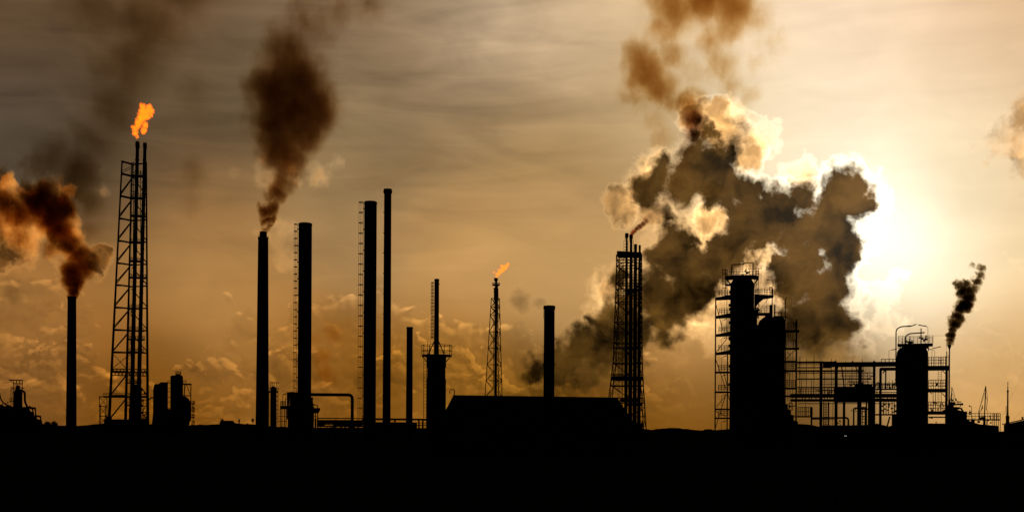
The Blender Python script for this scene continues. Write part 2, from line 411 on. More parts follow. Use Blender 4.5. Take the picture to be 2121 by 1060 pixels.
# ---------------------------------------------------------------- the setting
def structure(name, bm, m):
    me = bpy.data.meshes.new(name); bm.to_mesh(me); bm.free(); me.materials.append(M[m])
    o = bpy.data.objects.new(name, me); COL.objects.link(o); o['kind'] = 'structure'; return o
bm = bmesh.new()
ys = [-60, 0, 20, 40, 60, 80, 100, 130, 160, 200, 260, 340, 450, 600, 900, 1400, 2200, 4000, 9000, 20000]
grid = []
for y in ys:
    row = []
    for i in range(49):
        x = (i - 24) / 24 * (120 + abs(y) * 1.1)
        z = -0.02
        if 10 < y < 500: z += 0.25 * mnoise.noise(Vector((x * .03, y * .03, 1))) - .1
        row.append(bm.verts.new((x, y, z)))
    grid.append(row)
for a, b in zip(grid, grid[1:]):
    for i in range(48): bm.faces.new((a[i], a[i + 1], b[i + 1], b[i])).smooth = True
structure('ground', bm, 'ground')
# low hills on the skyline
def hillrow(px):
    k = 889 + ROLL * (px - CX)
    def g(c, w, h): return h * math.exp(-((px - c) / w) ** 2)
    h = g(60, 60, 8) + g(250, 70, 10) + g(420, 120, 5) + g(1395, 32, 5) + g(1660, 60, 14) + g(1560, 60, 6) + g(500, 60, 5) + g(-200, 150, 20) + g(2300, 150, 14) + g(800, 300, 2)
    return k - h - 1.2 * mnoise.noise(Vector((px * .05, 0, 3))) - .8 * mnoise.noise(Vector((px * .3, 5, 3)))
bm = bmesh.new(); Dh = 1400; sh = Dh / F; rows = []
for j, (dd, kk) in enumerate(((0, 0), (50, .6), (110, 1.0), (260, .8), (420, 0))):
    row = []
    for px in range(-700, 2900, 5):
        top = (HY + ROLL * (px - CX) - hillrow(px)) * sh + CAMH
        z = max(top, 0.5) * kk * (1 + dd / Dh) if kk else -2.0
        row.append(bm.verts.new(((px - CX) * sh * (1 + dd / Dh), Dh + dd, z)))
    rows.append(row)
for a, b in zip(rows, rows[1:]):
    for i in range(len(a) - 1): bm.faces.new((a[i], a[i + 1], b[i + 1], b[i])).smooth = True
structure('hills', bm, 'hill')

GND = 980  # row well below every base; parts that reach the ground end at t.ground
# ================================================================ smokestacks
STACKS = 'smokestacks of the refinery'
def cage(t, x_in, x_out, r0, r1, step, w, bracket=None, xs=None):
    """caged ladder on the left side of a shell; x_in = ladder plane, x_out = outermost hoop"""
    m = t.part('ladder', 'steel')
    for y in (-w * .45, w * .45): m.bar((x_in, y, r0), (x_in, y, r1), .62, 4)
    q = r1 + step * .25
    while q < r0: m.bar((x_in, -w * .45, q), (x_in, w * .45, q), .38, 4); q += step * .25
    if bracket:
        q = r1 + bracket * .3
        while q < r0: m.box(x_in - .3, xs, q - .9, q + .9, -w * .2, w * .2); q += bracket
    lo = m.done()
    c = t.part('safety_cage', 'steel', lo)
    q = r1
    while q < r0 - step * .4:
        pts = [(x_in - .2 - (x_in - x_out) * math.sin(a), -w * .7 * math.cos(a), q) for a in [math.pi * i / 8 for i in range(9)]]
        c.path(pts, .85, 4); q += step
    for a in (R(32), R(90), R(148)):
        x = x_in - (x_in - x_out) * math.sin(a); y = -w * .7 * math.cos(a)
        c.bar((x, y, r0 - 2), (x, y, r1), .42, 4)
    c.done()

t = T('smokestack', 'tapering sooty stack at far left with thick brown smoke pouring out', 'smokestack', 147.5, 420, STACKS)
t.part('shell', 'concrete').lathe(147.5, [(t.ground, 12), (877, 11.2), (760, 10.2), (617, 9), (615, 9)]).done()
t.part('rim', 'steel').lathe(147.5, [(619, 9.5), (614.2, 9.6), (614.2, 8)]).done()

t = T('smokestack', 'tall stack with a narrow stepped tip under the tallest smoke column', 'smokestack', 543, 330, STACKS)
t.part('shell', 'concrete').lathe(543, [(t.ground, 14.6), (880, 13.8), (700, 12.2), (494, 10.6), (492, 10.6)]).done()
t.part('rim', 'concrete').lathe(543, [(492.2, 10.2), (491, 8.2), (482, 7.4), (480, 7.4), (480, 5)]).done()
m = t.part('bracket', 'steel')
for a in range(8):
    m.box(543 + 10.3 * math.cos(a * .785) - .7, 543 + 10.3 * math.cos(a * .785) + .7, 488.5, 496, 10.3 * math.sin(a * .785) - .7, 10.3 * math.sin(a * .785) + .7)
m.done()

t = T('smokestack', 'broad dark stack with caged ladder, rising out of the process unit', 'smokestack', 630, 300, STACKS)
t.part('shell', 'paint').lathe(630, [(t.ground, 14.6), (840, 14.2), (463, 13.9)], 36).done()
t.part('rim', 'steel').lathe(630, [(467, 14.5), (463.6, 14.5), (462.2, 12.5)], 36).done()
cage(t, 613.6, 607.2, 818, 465, 14.7, 8, 34, 617)

t = T('smokestack', 'broad stack with a widely spaced caged ladder beside the tallest slim stack', 'smokestack', 765, 240, STACKS)
t.part('shell', 'paint').lathe(765, [(t.ground, 13.6), (860, 13.2), (418.6, 13)], 36).done()
t.part('rim', 'steel').lathe(765, [(423, 13.6), (418.8, 13.6), (417.6, 12)], 36).done()
cage(t, 750, 741, 868, 419.5, 21.3, 10, 43, 754)

t = T('smokestack', 'tallest slimmest stack with a flanged lip, right of the broad caged stack', 'smokestack', 800.5, 390, STACKS)
t.part('shell', 'steel').lathe(800.5, [(t.ground, 8.6), (868, 8.3), (394, 7.5)]).done()
t.part('rim', 'steel').lathe(800.5, [(401, 8.2), (398.5, 9.4), (396, 9.4), (395.4, 8.6), (391.8, 8.6), (391.8, 6)]).done()
m = t.part('rung', 'steel')
q = 440
while q < 860: m.box(791.4, 793.4, q - .8, q + .8, -1, 1); q += 42
m.done()

t = T('smokestack', 'short slim stack without ladder beside the vessel with railed platform', 'smokestack', 847.5, 330, STACKS)
t.part('shell', 'steel').lathe(847.5, [(t.ground, 7.4), (880, 7), (678, 6.3)]).done()
t.part('rim', 'steel').lathe(847.5, [(680.5, 6.9), (677, 6.9), (677, 5)]).done()

t = T('smokestack', 'short stout stack rising behind the long warehouse roof', 'smokestack', 1136.5, 260, STACKS)
t.part('shell', 'paint').lathe(1136.5, [(t.ground, 11.6), (820, 11.3), (634, 11)]).done()
t.part('rim', 'steel').lathe(1136.5, [(641, 11.3), (639.5, 12.4), (634.5, 12.4), (633, 11.3), (633, 9)]).done()
t.part('stiffener_ring', 'steel').lathe(1136.5, [(756, 11.6), (755.6, 13), (753.4, 13), (753, 11.6)]).done()
m = t.part('rung', 'steel')
for q in range(645, 660, 4): m.bar((1124.5, 0, q), (1126.5, 0, q), .5, 4)
m.bar((1124.6, 0, 638), (1124.6, 0, 660), .4, 4); m.done()

# ================================================================ tall flare tower at left
t = T('flare_tower', 'tallest lattice flare tower carrying two risers and the large flame', 'flare tower', 267, 430)
top, bot = 336, 890
def LX(q): return 225.5 + (250 - 225.5) * (bot - q) / (bot - top)
def RX(q): return 306 + (300 - 306) * (bot - q) / (bot - top)
def MX(q): return 259.5 + (270.5 - 259.5) * (bot - q) / (bot - top)
YL, YM = -18, 26
g_ = t.ground
for fx, y in ((LX, YL), (RX, YL), (MX, YM)):
    m = t.part('leg', 'paint'); m.path([(fx(g_), y, g_), (fx(800), y, 800), (fx(top), y * .55, top)], 1.0, 8)
    m.bm.free(); m.bm = bmesh.new(); m.cuts = []
    rs = []
    for q, r_ in ((g_, 3.4), (800, 2.7), (600, 2.0), (top, 1.5)):
        k = (bot - q) / (bot - top); yy = y * (1 - .35 * k); c = t.pt((fx(q), yy, q))
        rs.append([c + Vector((math.cos(a), math.sin(a), 0)) * r_ * t.s for a in [2 * math.pi * j / 8 for j in range(8)]])
    m.rings(rs); m.done()
def YY(y, q): return y * (1 - .35 * (bot - q) / (bot - top))
lv = [338, 363, 409, 455, 501, 547, 592, 638, 684, 730, 770, 820]
m = t.part('cross_beam', 'paint')
for q in lv:
    w = 2.0 if q in (363, 409) else 1.7
    m.path([(LX(q), YY(YL, q), q), (MX(q), YY(YM, q), q - 1.5)], w * 1.25, 4); m.path([(MX(q), YY(YM, q), q), (RX(q), YY(YL, q), q)], w * .95, 4)
    m.path([(LX(q), YY(YL, q), q + 2.4), (RX(q), YY(YL, q), q + 1.5)], .9, 4)
# trussed double girder
for q in (765, 778):
    m.path([(LX(q), YY(YL, q), q), (RX(q), YY(YL, q), q)], 1.4, 4)
x = LX(770)
while x < RX(770) - 4:
    m.path([(x, YY(YL, 770), 777), (x + 3.6, YY(YL, 770), 766)], 1.0, 4); m.path([(x + 3.6, YY(YL, 770), 766), (x + 7.2, YY(YL, 770), 777)], .8, 4); x += 7.2
m.done()
m = t.part('diagonal_brace', 'paint')
for a, b in zip(lv, lv[1:] + [870]):
    if a in (730, 338): continue
    for d in (0, 4.2):
        if a >= 684 and d: continue
        m.path([(LX(b), YY(YL, b), b - 1 - d), (MX(a), YY(YM, a), a + 4.5 - d * .4)], 1.3 if a < 684 else 2.0, 4)
    m.path([(MX(a) + 6, YY(YM, a), a + 4), (RX(b), YY(YL, b), b - 2)], 1.35, 4)
m.path([(LX(363), YL * .6, 361), (MX(338), YM * .6, 345)], .7, 4); m.path([(LX(363), YL * .6, 357), (MX(338), YM * .6, 341)], .6, 4)
m.path([(LX(684) + 1, YL, 736), (MX(770) + 4, YM, 768)], .8, 4); m.path([(LX(770), YL, 765), (MX(700) + 4, YM, 733)], .9, 4)
m.done()
for xa, xb, tp, r_, rc in ((281.5, 281, 292, 3.5, 4.7), (297, 294.5, 293.5, 3.4, 4.2)):
    m = t.part('riser_pipe', 'steel')
    rs = []
    for q, rr in ((g_, r_ + 1.6), (800, r_ + .9), (540, r_ + .4), (306, r_)):
        xx = xb - 9 + (xa - xb + 9) * min(1, (bot - q) / 580); c = t.pt((xx, 2, q))
        rs.append([c + Vector((math.cos(a), math.sin(a), 0)) * rr * t.s for a in [2 * math.pi * j / 14 for j in range(14)]])
    m.rings(rs)
    q = 330
    while q < 860:
        xx = xb - 9 + (xa - xb + 9) * min(1, (bot - q) / 580); m.lathe(xx, [(q + .8, r_ + 1.2), (q - .8, r_ + 1.2)], 12, 2); q += 23
    po = m.done()
    m = t.part('flare_tip', 'steel', po); m.lathe(xa, [(308, r_), (306, rc * .85), (297, rc), (tp + 1, rc * .92), (tp, rc * .7)], 14, 2)
    for a in range(5): m.bar((xa + rc * math.cos(a * 1.26), 2 + rc * math.sin(a * 1.26), 306), (xa + rc * .8 * math.cos(a * 1.26), 2 + rc * math.sin(a * 1.26), tp - 1.5), .5, 4)
    m.done()
m = t.part('service_pipe', 'steel')
m.bar((276, 8, 870), (273, 8, 333), 1.0, 6); m.bar((291.5, 8, 870), (288.5, 6, 350), .8, 6)
for q in (367, 395, 640, 700, 725, 790): m.bend([(277, 6, q), (270, 6, q), (270, 6, q + 14), (277, 6, q + 14)], 1.0, 3, 6)
m.done()
m = t.part('ladder', 'steel'); m.ladder(268.5, 870, 350, 3.4, 4, 14, .4); m.done()
for i, q in enumerate((363, 409, 446, 501, 540, 574, 638, 684, 702, 728, 792, 838)):
    x0, x1 = (MX(q) - 1, 297 if i % 2 else 293)
    if q in (446, 574, 702): x0 += 3; x1 += 6
    m = t.part('platform', 'steel'); m.box(x0, x1, q - .8, q + 1.6, -6, 12); po = m.done()
    m = t.part('railing', 'steel', po); m.rail(x0, x1, q - .8, 6, 3.6, (-6, 12), .4); m.done()
m = t.part('pipe_manifold', 'steel')
for x, r0, r_ in ((272, 815, 1.6), (276, 808, 2.2), (281, 800, 3.2), (287, 803, 3.6), (291, 806, 2.4), (268, 845, 1.2), (296, 845, 1.4), (300, 856, 1.2)):
    m.bend([(x, -4, g_), (x, -4, r0), (x + 4, 0, r0)], r_, 3, 8)
for q in (815, 826, 840, 852, 866, 876): m.bar((266, -4, q), (303, -4, q + 1), 1.1, 6)
for i in range(16): m.valve((270 + random.random() * 30, -5, 810 + random.random() * 66), 2.2)
m.box(274, 292, 795, 880, -1, 4)
m.done()
t.part('catwalk', 'steel').box(214, 303, 820.5, 823.8, -22, -14).done()
m = t.part('railing', 'steel'); m.rail(214, 266, 820.5, 6, 3.4, (-22, -14), .4); m.done()
m = t.part('base_skid', 'concrete'); m.box(216, 306, 868, g_, -24, 30); m.box(220, 232, 862, 868, -24, -10); m.done()

# small braced frame at its foot
t = T('braced_frame', 'small cross-braced steel frame at the left foot of the tallest flare tower', 'steel frame', 213.5, 400)
m = t.part('frame', 'steel')
for x in (205.6, 221.4):
    for y in (-8, 8): m.bar((x, y, t.ground), (x, y, 820), 1.0, 4)
for q in (821, 841, 861):
    for y in (-8, 8): m.bar((205.6, y, q), (221.4, y, q), 1.1, 4)
    for x in (205.6, 221.4): m.bar((x, -8, q), (x, 8, q), .9, 4)
m.done()
m = t.part('cross_brace', 'steel')
for a, b in ((821, 841), (841, 861), (861, 880)):
    m.bar((205.6, -8, a), (221.4, -8, b), .6, 4); m.bar((221.4, -8, a), (205.6, -8, b), .6, 4)
m.bar((208, 0, t.ground), (208, 0, 838), .9, 6); m.bar((218, 0, t.ground), (218, 0, 842), 1.1, 6)
m.done()

# ================================================================ far-left process tower and hall
t = T('process_tower', 'domed process tower with an open frame on top at the left edge', 'process tower', 38, 520)
m = t.part('vessel', 'paint'); m.lathe(36.5, [(t.ground, 10.5), (850, 10), (815, 9.4), (811, 8.6), (808, 6.5), (806.5, 4.4), (800.5, 4.3), (799.5, 3.4), (797, 1.6)], 24); vo = m.done()
m = t.part('open_frame', 'steel')
for x in (27.2, 33.5, 40, 46.2):
    for y in (-9, 9): m.bar((x, y, 815), (x, y, 786.5), .8, 4)
for q in (787, 794, 806):
    for y in (-9, 9): m.bar((18 if q == 787 else 26.5, y, q), (46.6, y, q), .8 if q > 787 else 1.1, 4)
for a, b in ((27.2, 33.5), (33.5, 40), (40, 46.2)): m.bar((a, -9, 788), (b, -9, 805), .45, 4); m.bar((b, -9, 788), (a, -9, 805), .45, 4)
m.bar((20, -9, 787), (27, -9, 794), .6, 4); m.done()
m = t.part('downcomer_pipe', 'paint'); m.bend([(38, -8, 808.5), (51, -8, 809.5), (51, -8, 832), (58, -8, 845), (64, -8, 858)], 2.2, 7, 10); m.done()
m = t.part('ladder', 'steel'); m.ladder(23.5, 842, 801, 3, 3, -6, .5); m.rail(19.5, 27, 831, 7, 3, (-6,), .5); m.box(19, 28, 830.5, 832, -8, 6); m.box(23, 50, 802, 803.4, -8, 8); m.done()
t = T('pipe_structure', 'low sloping mass of pipes and plant around the domed tower', 'pipework', 35, 500)
m = t.part('plant_block', 'rust'); m.prism([(-60, t.ground), (-60, 836), (2, 838), (10, 841), (18, 838), (26, 842), (54, 842), (56, 846), (62, 847), (62, 851), (70, 852), (71, 860), (76, 861), (77, 867), (86, 868), (88, 876), (94, t.ground)], -20, 30); m.done()
m = t.part('pipe', 'steel')
for pts in ([(-12, -22, 812), (-1, -22, 813), (1, -22, 826), (8, -22, 836), (18, -22, 840)], [(-40, -22, 806), (-4, -22, 806), (-2, -22, 826), (-2, -22, 850)],
            [(52, -22, 846), (62, -22, 841), (68, -22, 848), (68, -22, 862)], [(60, -22, 845), (73, -22, 843.5), (73.5, -22, 866)], [(70, -22, 862), (84, -22, 861), (84.5, -22, 880)]):
    m.bend(pts, 1.5, 5, 8)
m.done()
m = t.part('valve', 'steel')
for x, q in ((12, 836), (16, 834), (61, 841), (66, 843), (70, 846), (5, 838), (76, 860), (80, 861)): m.valve((x, -22, q), 1.7)
m.done()
m = t.part('railing', 'steel'); m.rail(64, 74, 848, 5, 3, (-20, 10), .5); m.rail(76, 85, 864, 4, 4, (-20, 10), .5); m.done()

# ================================================================ catalytic unit right of the flare tower
t = T('process_unit', 'bulky process unit with twin blocks and a braced frame right of the tallest flare tower', 'process unit', 358, 400)
g_ = t.ground
t.part('reactor_block', 'paint').prism([(317.5, g_), (318.5, 850), (317.2, 838), (319, 800), (322, 797), (327, 796), (333, 791.8), (347.4, 791.8), (347.4, 846), (353, 847), (353, g_)], -16, 16).done()
m = t.part('regenerator', 'paint'); m.prism([(352.4, g_), (352.4, 779.6), (354, 777.8), (360, 777.4), (360, 785), (376.5, 785), (376.5, 777.4), (378, 779), (378.6, 785), (378.6, g_)], -14, 10); m.box(360, 376.5, 777.2, 786, -14, -9); m.done()
m = t.part('settler_vessel', 'rust'); m.lathe(377, [(g_, 10), (888, 12), (872, 17), (858, 18.4), (832, 18), (824, 13), (820, 7)], 24, 3); m.done()
m = t.part('steel_frame', 'steel')
for y in (-10, 10):
    m.bar((395, y, 870), (395, y, 793), 1.2, 4); m.bar((378, y, 795), (396, y, 795), 1.9, 4); m.bar((378, y, 818.6), (396, y, 818.6), 1.1, 4)
    m.bar((386, y, 796), (393.5, y, 816), .6, 4); m.bar((382.5, y, 797), (381, y, 820), 1.5, 4)
for q in (793.5, 804, 811, 822, 832, 845): m.bar((347, -6, q), (353, -6, q), .8, 4)
m.done()
m = t.part('roof_equipment', 'steel'); m.box(362.5, 374, 773.8, 777.5, -6, 6); m.rail(362.5, 374.5, 774, 5, 2.4, (-6, 6), .35); m.bar((365, 0, 774), (365, 0, 768.5), .4, 4); m.bar((373.3, 0, 774), (373.3, 0, 768.5), .5, 4); m.rail(346, 352.4, 793, 5, 2.5, (-6,), .35); m.rail(379, 386, 793, 6, 2.5, (-6,), .4); m.done()
m = t.part('pipe', 'steel')
for pts in ([(318.5, -17, 880), (318.5, -17, 806), (321, -17, 797), (326, -17, 796.5), (327, -17, 806)], [(322.5, -17, 815), (322.5, -17, 800), (319, -17, 800)], [(304, -17, 829), (310, -17, 828), (313, -17, 823.5), (319, -17, 824.5)],
            [(316, -17, 880), (317.5, -17, 866), (319, -17, 850)]): m.bend(pts, 1.4, 4, 8)
m.bar((313, -17, 824), (313, -17, 817), .5, 4)
m.done()
m = t.part('ladder', 'steel')
m.ladder(400.5, 878, 829, 3, 3.2, -6, .5)
for q in (836, 850, 863, 879): m.box(396, 403, q - 1, q + .8, -8, 6); m.rail(397, 403, q - 1, 6, 2.8, (-8, 6), .4)
for i in range(9): m.valve((398.5 + random.random() * 3, -6, 832 + random.random() * 46), 1.7)
m.done()

# ================================================================ low buildings and trees on the left skyline
t = T('site_building', 'small flat-roofed building with rooftop rail beyond the yard, left of the second stack', 'building', 476, 520)
t.part('wall', 'concrete').prism([(447, t.ground), (447, 882), (456, 881), (456, 870.5), (483, 870.5), (486, 875), (491, 876), (491, t.ground)], -16, 16).done()
m = t.part('roof_equipment', 'steel'); m.box(459, 463, 867.5, 870.6, -3, 3); m.rail(456, 462, 870.6, 4, 3, (-15,), .4); m.box(455, 459, 874, 882, -19, -15); m.done()
def tree(label, x, D, base_row, top_row, rad, kind='tree', seed=1, group=None, trunk=.7):
    rnd = random.Random(seed)
    t = T(kind, label, kind, x, D, group)
    m = t.part('trunk', 'bark'); m.path([(x, 0, t.ground), (x + .3, 0, (base_row + top_row) / 2 + 2), (x, 0, top_row + rad * .5)], trunk, 6)
    for i in range(6):
        a = rnd.random() * 6.28; m.path([(x, 0, (base_row + top_row) / 2 + rnd.random() * 3), (x + math.cos(a) * rad * .7, math.sin(a) * rad * .7, top_row + rad * .6 * rnd.random() + 1)], trunk * .35, 4)
    m.done()
    m = t.part('crown', 'leaf')
    hh = (base_row - top_row) / 2; cy = (base_row + top_row) / 2
    for i in range(520):
        while True:
            p = Vector((rnd.uniform(-1, 1), rnd.uniform(-1, 1), rnd.uniform(-1, 1)))
            if p.length < 1: break
        if mnoise.noise(p * 1.9 + Vector((seed * 3.1, 0, 0))) < -.08: continue
        c = t.pt((x + p.x * rad, p.y * rad, cy + p.z * hh)); sz = rad * .16 * t.s * rnd.uniform(.6, 1.5)
        u = Vector((rnd.gauss(0, 1), rnd.gauss(0, 1), rnd.gauss(0, 1))).normalized(); w = u.orthogonal().normalized()
        m._f([m.bm.verts.new(c + u * sz), m.bm.verts.new(c + w * sz * .7), m.bm.verts.new(c - u * sz), m.bm.verts.new(c - w * sz * .7)])
    m.done()
tree('tall narrow tree just right of the small flat-roofed building', 495.5, 520, 880, 866.5, 2.4, seed=2)
tree('small round-topped tree against the foot of the second stack', 523.5, 500, 874, 865.5, 3.6, seed=3)
BS = 'bushes along the skyline'
for i, (x, b, tp, r_, lab) in enumerate(((418, 888, 880.5, 4, 'round bush standing just right of the bulky process unit'), (433, 890, 883, 6, 'low bush midway between the bulky process unit and the flat-roofed building'),
        (449, 890, 880, 5, 'bush against the left side of the small flat-roofed building'), (512, 890, 875, 8, 'broad bush between the narrow tree and the second stack'), (503, 890, 882, 6, 'low bush just right of the narrow tree'),
        (98, 884, 872, 7, 'bush at the right end of the sloping pipework'), (112, 886, 871, 8, 'bush left of the foot of the far-left stack'), (1362, 893, 888, 8, 'low bush just right of the four-riser flare tower'),
        (1390, 893, 886, 12, 'broad bush on the rise right of the four-riser flare tower'), (1420, 894, 888, 10, 'bush midway between the four-riser flare tower and the big column'),
        (1468, 893, 889, 10, 'bush at the left foot of the big column'))):
    tree(lab, x, 420, b, tp, r_, 'bush', 10 + i, BS, .4)

# ================================================================ column between second and third stacks
t = T('distillation_column', 'slender column with a square top frame right of the stepped-tip stack', 'column', 567, 420)
g_ = t.ground
t.part('shell', 'paint').lathe(566, [(g_, 6.6), (812, 6.3), (806, 6), (801, 4), (799.5, 2)], 20).done()
m = t.part('top_frame', 'steel')
for x in (560.2, 564, 567.5, 572):
    for y in (-5, 5): m.bar((x, y, 812), (x, y, 791.5), .6, 4)
for y in (-5, 5): m.bar((559.6, y, 791.5), (577, y, 792), .9, 4)
m.bar((577, 0, 791), (577, 0, 793.5), .6, 4); m.done()
m = t.part('platform', 'steel'); m.box(554, 576, 809, 812.5, -8, 8); m.rail(554, 576, 809, 6.5, 3.6, (-8, 8), .5); m.done()
m = t.part('ladder', 'steel'); m.ladder(574.8, 885, 812, 2.4, 3.2, -4, .5)
q = 820
while q < 880: m.box(572, 576, q, q + 1, -4, 0); q += 9
m.bar((556.5, 0, 885), (556.5, 0, 812), .8, 6); m.bar((558.5, 0, 885), (558.5, 0, 812), .5, 6); m.done()

# ================================================================ process unit around the third stack
t = T('furnace_unit', 'cluster of heaters, legs and pipes around the foot of the broad caged stack', 'process unit', 615, 320)
g_ = t.ground
m = t.part('heater_box', 'rust'); m.box(596, 650, 840, g_, -16, 16); m.box(594, 640, 812, 822, -12, 14); m.box(600, 648, 822, 841, -10, 12); m.done()
m = t.part('heater_tube', 'steel')
for i, x in enumerate((595, 598, 601.5, 605, 608.5)): m.bar((x, -13, 868), (x + (i % 2), -13, 814), 1.3, 6)
m.bend([(612, -12, 814), (604, -12, 812), (597, -12, 813.5), (596, -12, 840)], 1.4, 4, 6)
m.bend([(585.5, -12, 842), (585.5, -12, 818), (587, -12, 817), (594, -12, 815)], .5, 2, 6); m.path([(587, -12, 817.2), (593, -12, 815.2)], 1.1, 6)
m.bar((591.3, -12, 841), (591.3, -12, 824), .8, 6)
m.done()
m = t.part('side_platform', 'steel'); m.box(580, 600, 840, 847, -10, 10); m.rail(581, 590, 840, 9, 3, (-10, 10), .6, 2); m.box(582.5, 589, 831, 832, -8, 8)
for x in (580.5, 584, 589, 592.5): m.bar((x, -8, g_), (x, -8, 846), 1.1, 6)
for q in (862, 872): m.bar((574, -8, q), (594, -8, q), .7, 4)
m.done()
m = t.part('outlet_platform', 'steel'); m.prism([(643, 844), (663, 844), (663, 849), (659, 855), (643, 855)], -8, 8)
m.bend([(643, -4, 838), (657.5, -4, 838), (657.5, -4, 846)], 1.0, 2, 6); m.bar((645, -4, 837), (651, -4, 836), 1.3, 6)
for x in (649, 653, 658): m.bar((x, -6, g_), (x, -6, 850), 1.2, 6)
m.bar((649, -6, 860), (656, -6, 862), .8, 4); m.bar((650, -6, 868), (658, -6, 866), .8, 4)
m.done()

t = T('transfer_pipe', 'thick pipe running level right from the broad stack, then bending to the ground', 'pipe', 690, 290)
t.part('pipe', 'paint').bend([(640, 0, 817), (729.5, 0, 817), (729.5, 0, t.ground)], 3.3, 9, 16).done()
m = t.part('support_foot', 'steel')
for q in (830, 862): m.lathe(729.5, [(q + 1, 3.9), (q - 1, 3.9)], 16)
m.box(724, 735, 874, t.ground, -5, 5); m.done()

t = T('pipe_bridge', 'long low pipe bridge on short legs running behind the stacks', 'pipe bridge', 770, 260)
g_ = t.ground
m = t.part('deck', 'steel'); m.box(657, 752, 869.5, 873, -8, 8); m.box(750, 884, 867, 869.5, -8, 8); m.box(657, 752, 881, 884, -8, 8); m.box(750, 884, 873.5, 875, -7, 7); m.box(657, 752, 875, 878, -5, 5)
m.box(657, 673, 873, 882, -4, 4); m.box(690, 751, 873, 882, -6, 6); m.box(673, 690, 873, 876, -5, 5); m.box(776, 864, 874, 892, -5, 5)
m.done()
for x in (654, 695, 708, 716, 724, 742, 776, 818, 868, 876):
    m = t.part('leg', 'steel'); m.path([(x + (-3 if x in (708, 716, 724) else 0), 0, g_), (x, 0, 869)], 2.0, 6); m.done()
m = t.part('pipe', 'steel')
for y, q in ((-9, 879), (-6, 866), (0, 866.4)): m.bar((657, y, q), (884, y, q + .5), 1.0, 6)
for i in range(8): m.valve((660 + random.random() * 32, -8, 884 + random.random() * 3), 1.4)
m.bend([(686, -6, 892), (686, -6, 889.5), (692, -6, 889.5), (692, -6, 884)], 1, 2, 6)
m.done()

# ================================================================ vessel with railed platform and mast pipe
t = T('stripper_vessel', 'stubby vessel with a wide railed platform and a slim vent stack on top', 'vessel', 903, 140)
g_ = t.ground
m = t.part('shell', 'paint'); m.lathe(903, [(g_, 20.3), (784.5, 20.3), (784, 19), (761, 19), (760.6, 20.4), (739, 20.4), (734, 19.4)], 36); m.done()
m = t.part('vent_stack', 'steel'); m.lathe(903, [(738, 5.2), (578.5, 4.7), (577.6, 4.7)], 20); m.lathe(903, [(582, 5.1), (578, 5.1), (577.4, 4)], 20); m.valve((908.5, 0, 588.5), 1.1); vo = m.done()
m = t.part('stay', 'steel')
for a in (0, 90, 180, 270):
    c, s_ = math.cos(R(a)), math.sin(R(a)); m.path([(903 + 4.8 * c, 4.8 * s_, 707), (903 + 17.5 * c, 17.5 * s_, 736)], 1.2, 5)
m.done()
m = t.part('platform', 'steel'); m.lathe(903.8, [(738, 31), (734.8, 31.4)], 16)
for a in range(8):
    c, s_ = math.cos(a * .785 + .02), math.sin(a * .785 + .02); m.path([(903 + 20.5 * c, 20.5 * s_, 748), (903 + 29 * c, 29 * s_, 738)], 1.0, 5)
po = m.done()
m = t.part('railing', 'steel', po)
N_ = 12
for i in range(N_):
    a0, a1 = 2 * math.pi * i / N_, 2 * math.pi * (i + 1) / N_
    p0 = (903.8 + 31 * math.cos(a0), 31 * math.sin(a0)); p1 = (903.8 + 31 * math.cos(a1), 31 * math.sin(a1))
    m.bar((*p0, 735), (*p0, 714.6), .65, 5)
    for q in (714.8, 726): m.bar((*p0, q), (*p1, q), .6, 5)
m.bar((885, -24, 735), (885, -24, 709), .6, 5); m.bar((890, -24, 735), (890, -24, 709), .6, 5)
m.done()
m = t.part('ladder', 'steel'); m.ladder(880, 892, 738, 6, 6.8, -3, .7); m.ladder(895, 702, 583, 4, 4, -3, .5); lo = m.done()
m = t.part('safety_cage', 'steel', lo)
q = 586
while q < 703:
    m.path([(897 - 5.6 * math.sin(a), -3 - 4.4 * math.cos(a), q) for a in [math.pi * i / 6 for i in range(7)]], .5, 4); q += 7
for a in (R(30), R(90), R(150)): m.bar((897 - 5.6 * math.sin(a), -3 - 4.4 * math.cos(a), 702), (897 - 5.6 * math.sin(a), -3 - 4.4 * math.cos(a), 586), .45, 4)
m.done()

# ================================================================ small flare tower
t = T('flare_tower', 'slender triangular flare mast with a small flame, behind the warehouse roof', 'flare tower', 1024, 400)
g_ = t.ground
top, bot = 618, 820
def ex(a, b, q): return a + (b - a) * (q - top) / (bot - top)
def LEG(i, q):
    return ((ex(1016.3, 1004.5, q), ex(-5, -9, q), q), (ex(1033, 1039.6, q), ex(-4, -8, q), q), (ex(1029, 1032, q), ex(7, 15, q), q))[i]
for i in range(3):
    m = t.part('leg', 'steel'); m.path([LEG(i, g_), LEG(i, top)], .95, 6); m.done()
lv = [618, 636, 653, 687, 721, 755, 788, 822, 860, 900]
m = t.part('lattice', 'steel')
for q in lv:
    for i in range(3): m.path([LEG(i, q), LEG((i + 1) % 3, q)], .7, 4)
for a, b in zip(lv, lv[1:]):
    c = (a + b) / 2
    for i in range(3):
        j = (i + 1) % 3
        if i == 2 or i == 0:
            mid = Vector(LEG(i, c)).lerp(Vector(LEG(j, c)), .5 if i == 0 else .5)
            m.path([LEG(i, a), LEG(j, b)], .75, 4); m.path([LEG(j, a), LEG(i, b)], .75, 4)
        else:
            m.path([LEG(i, a), LEG(j, c)], .75, 4); m.path([LEG(j, c), LEG(i, b)], .75, 4)
m.done()
m = t.part('riser_pipe', 'steel'); m.lathe(1026, [(g_, 2.9), (620, 2.7), (592, 2.6), (580, 2.2)], 14); m.lathe(1026.5, [(622, 3.8), (614, 4.6), (598, 4.2), (594, 3)], 12)
m.bar((1021.5, 0, 800), (1022, 0, 596), .8, 6); po = m.done()
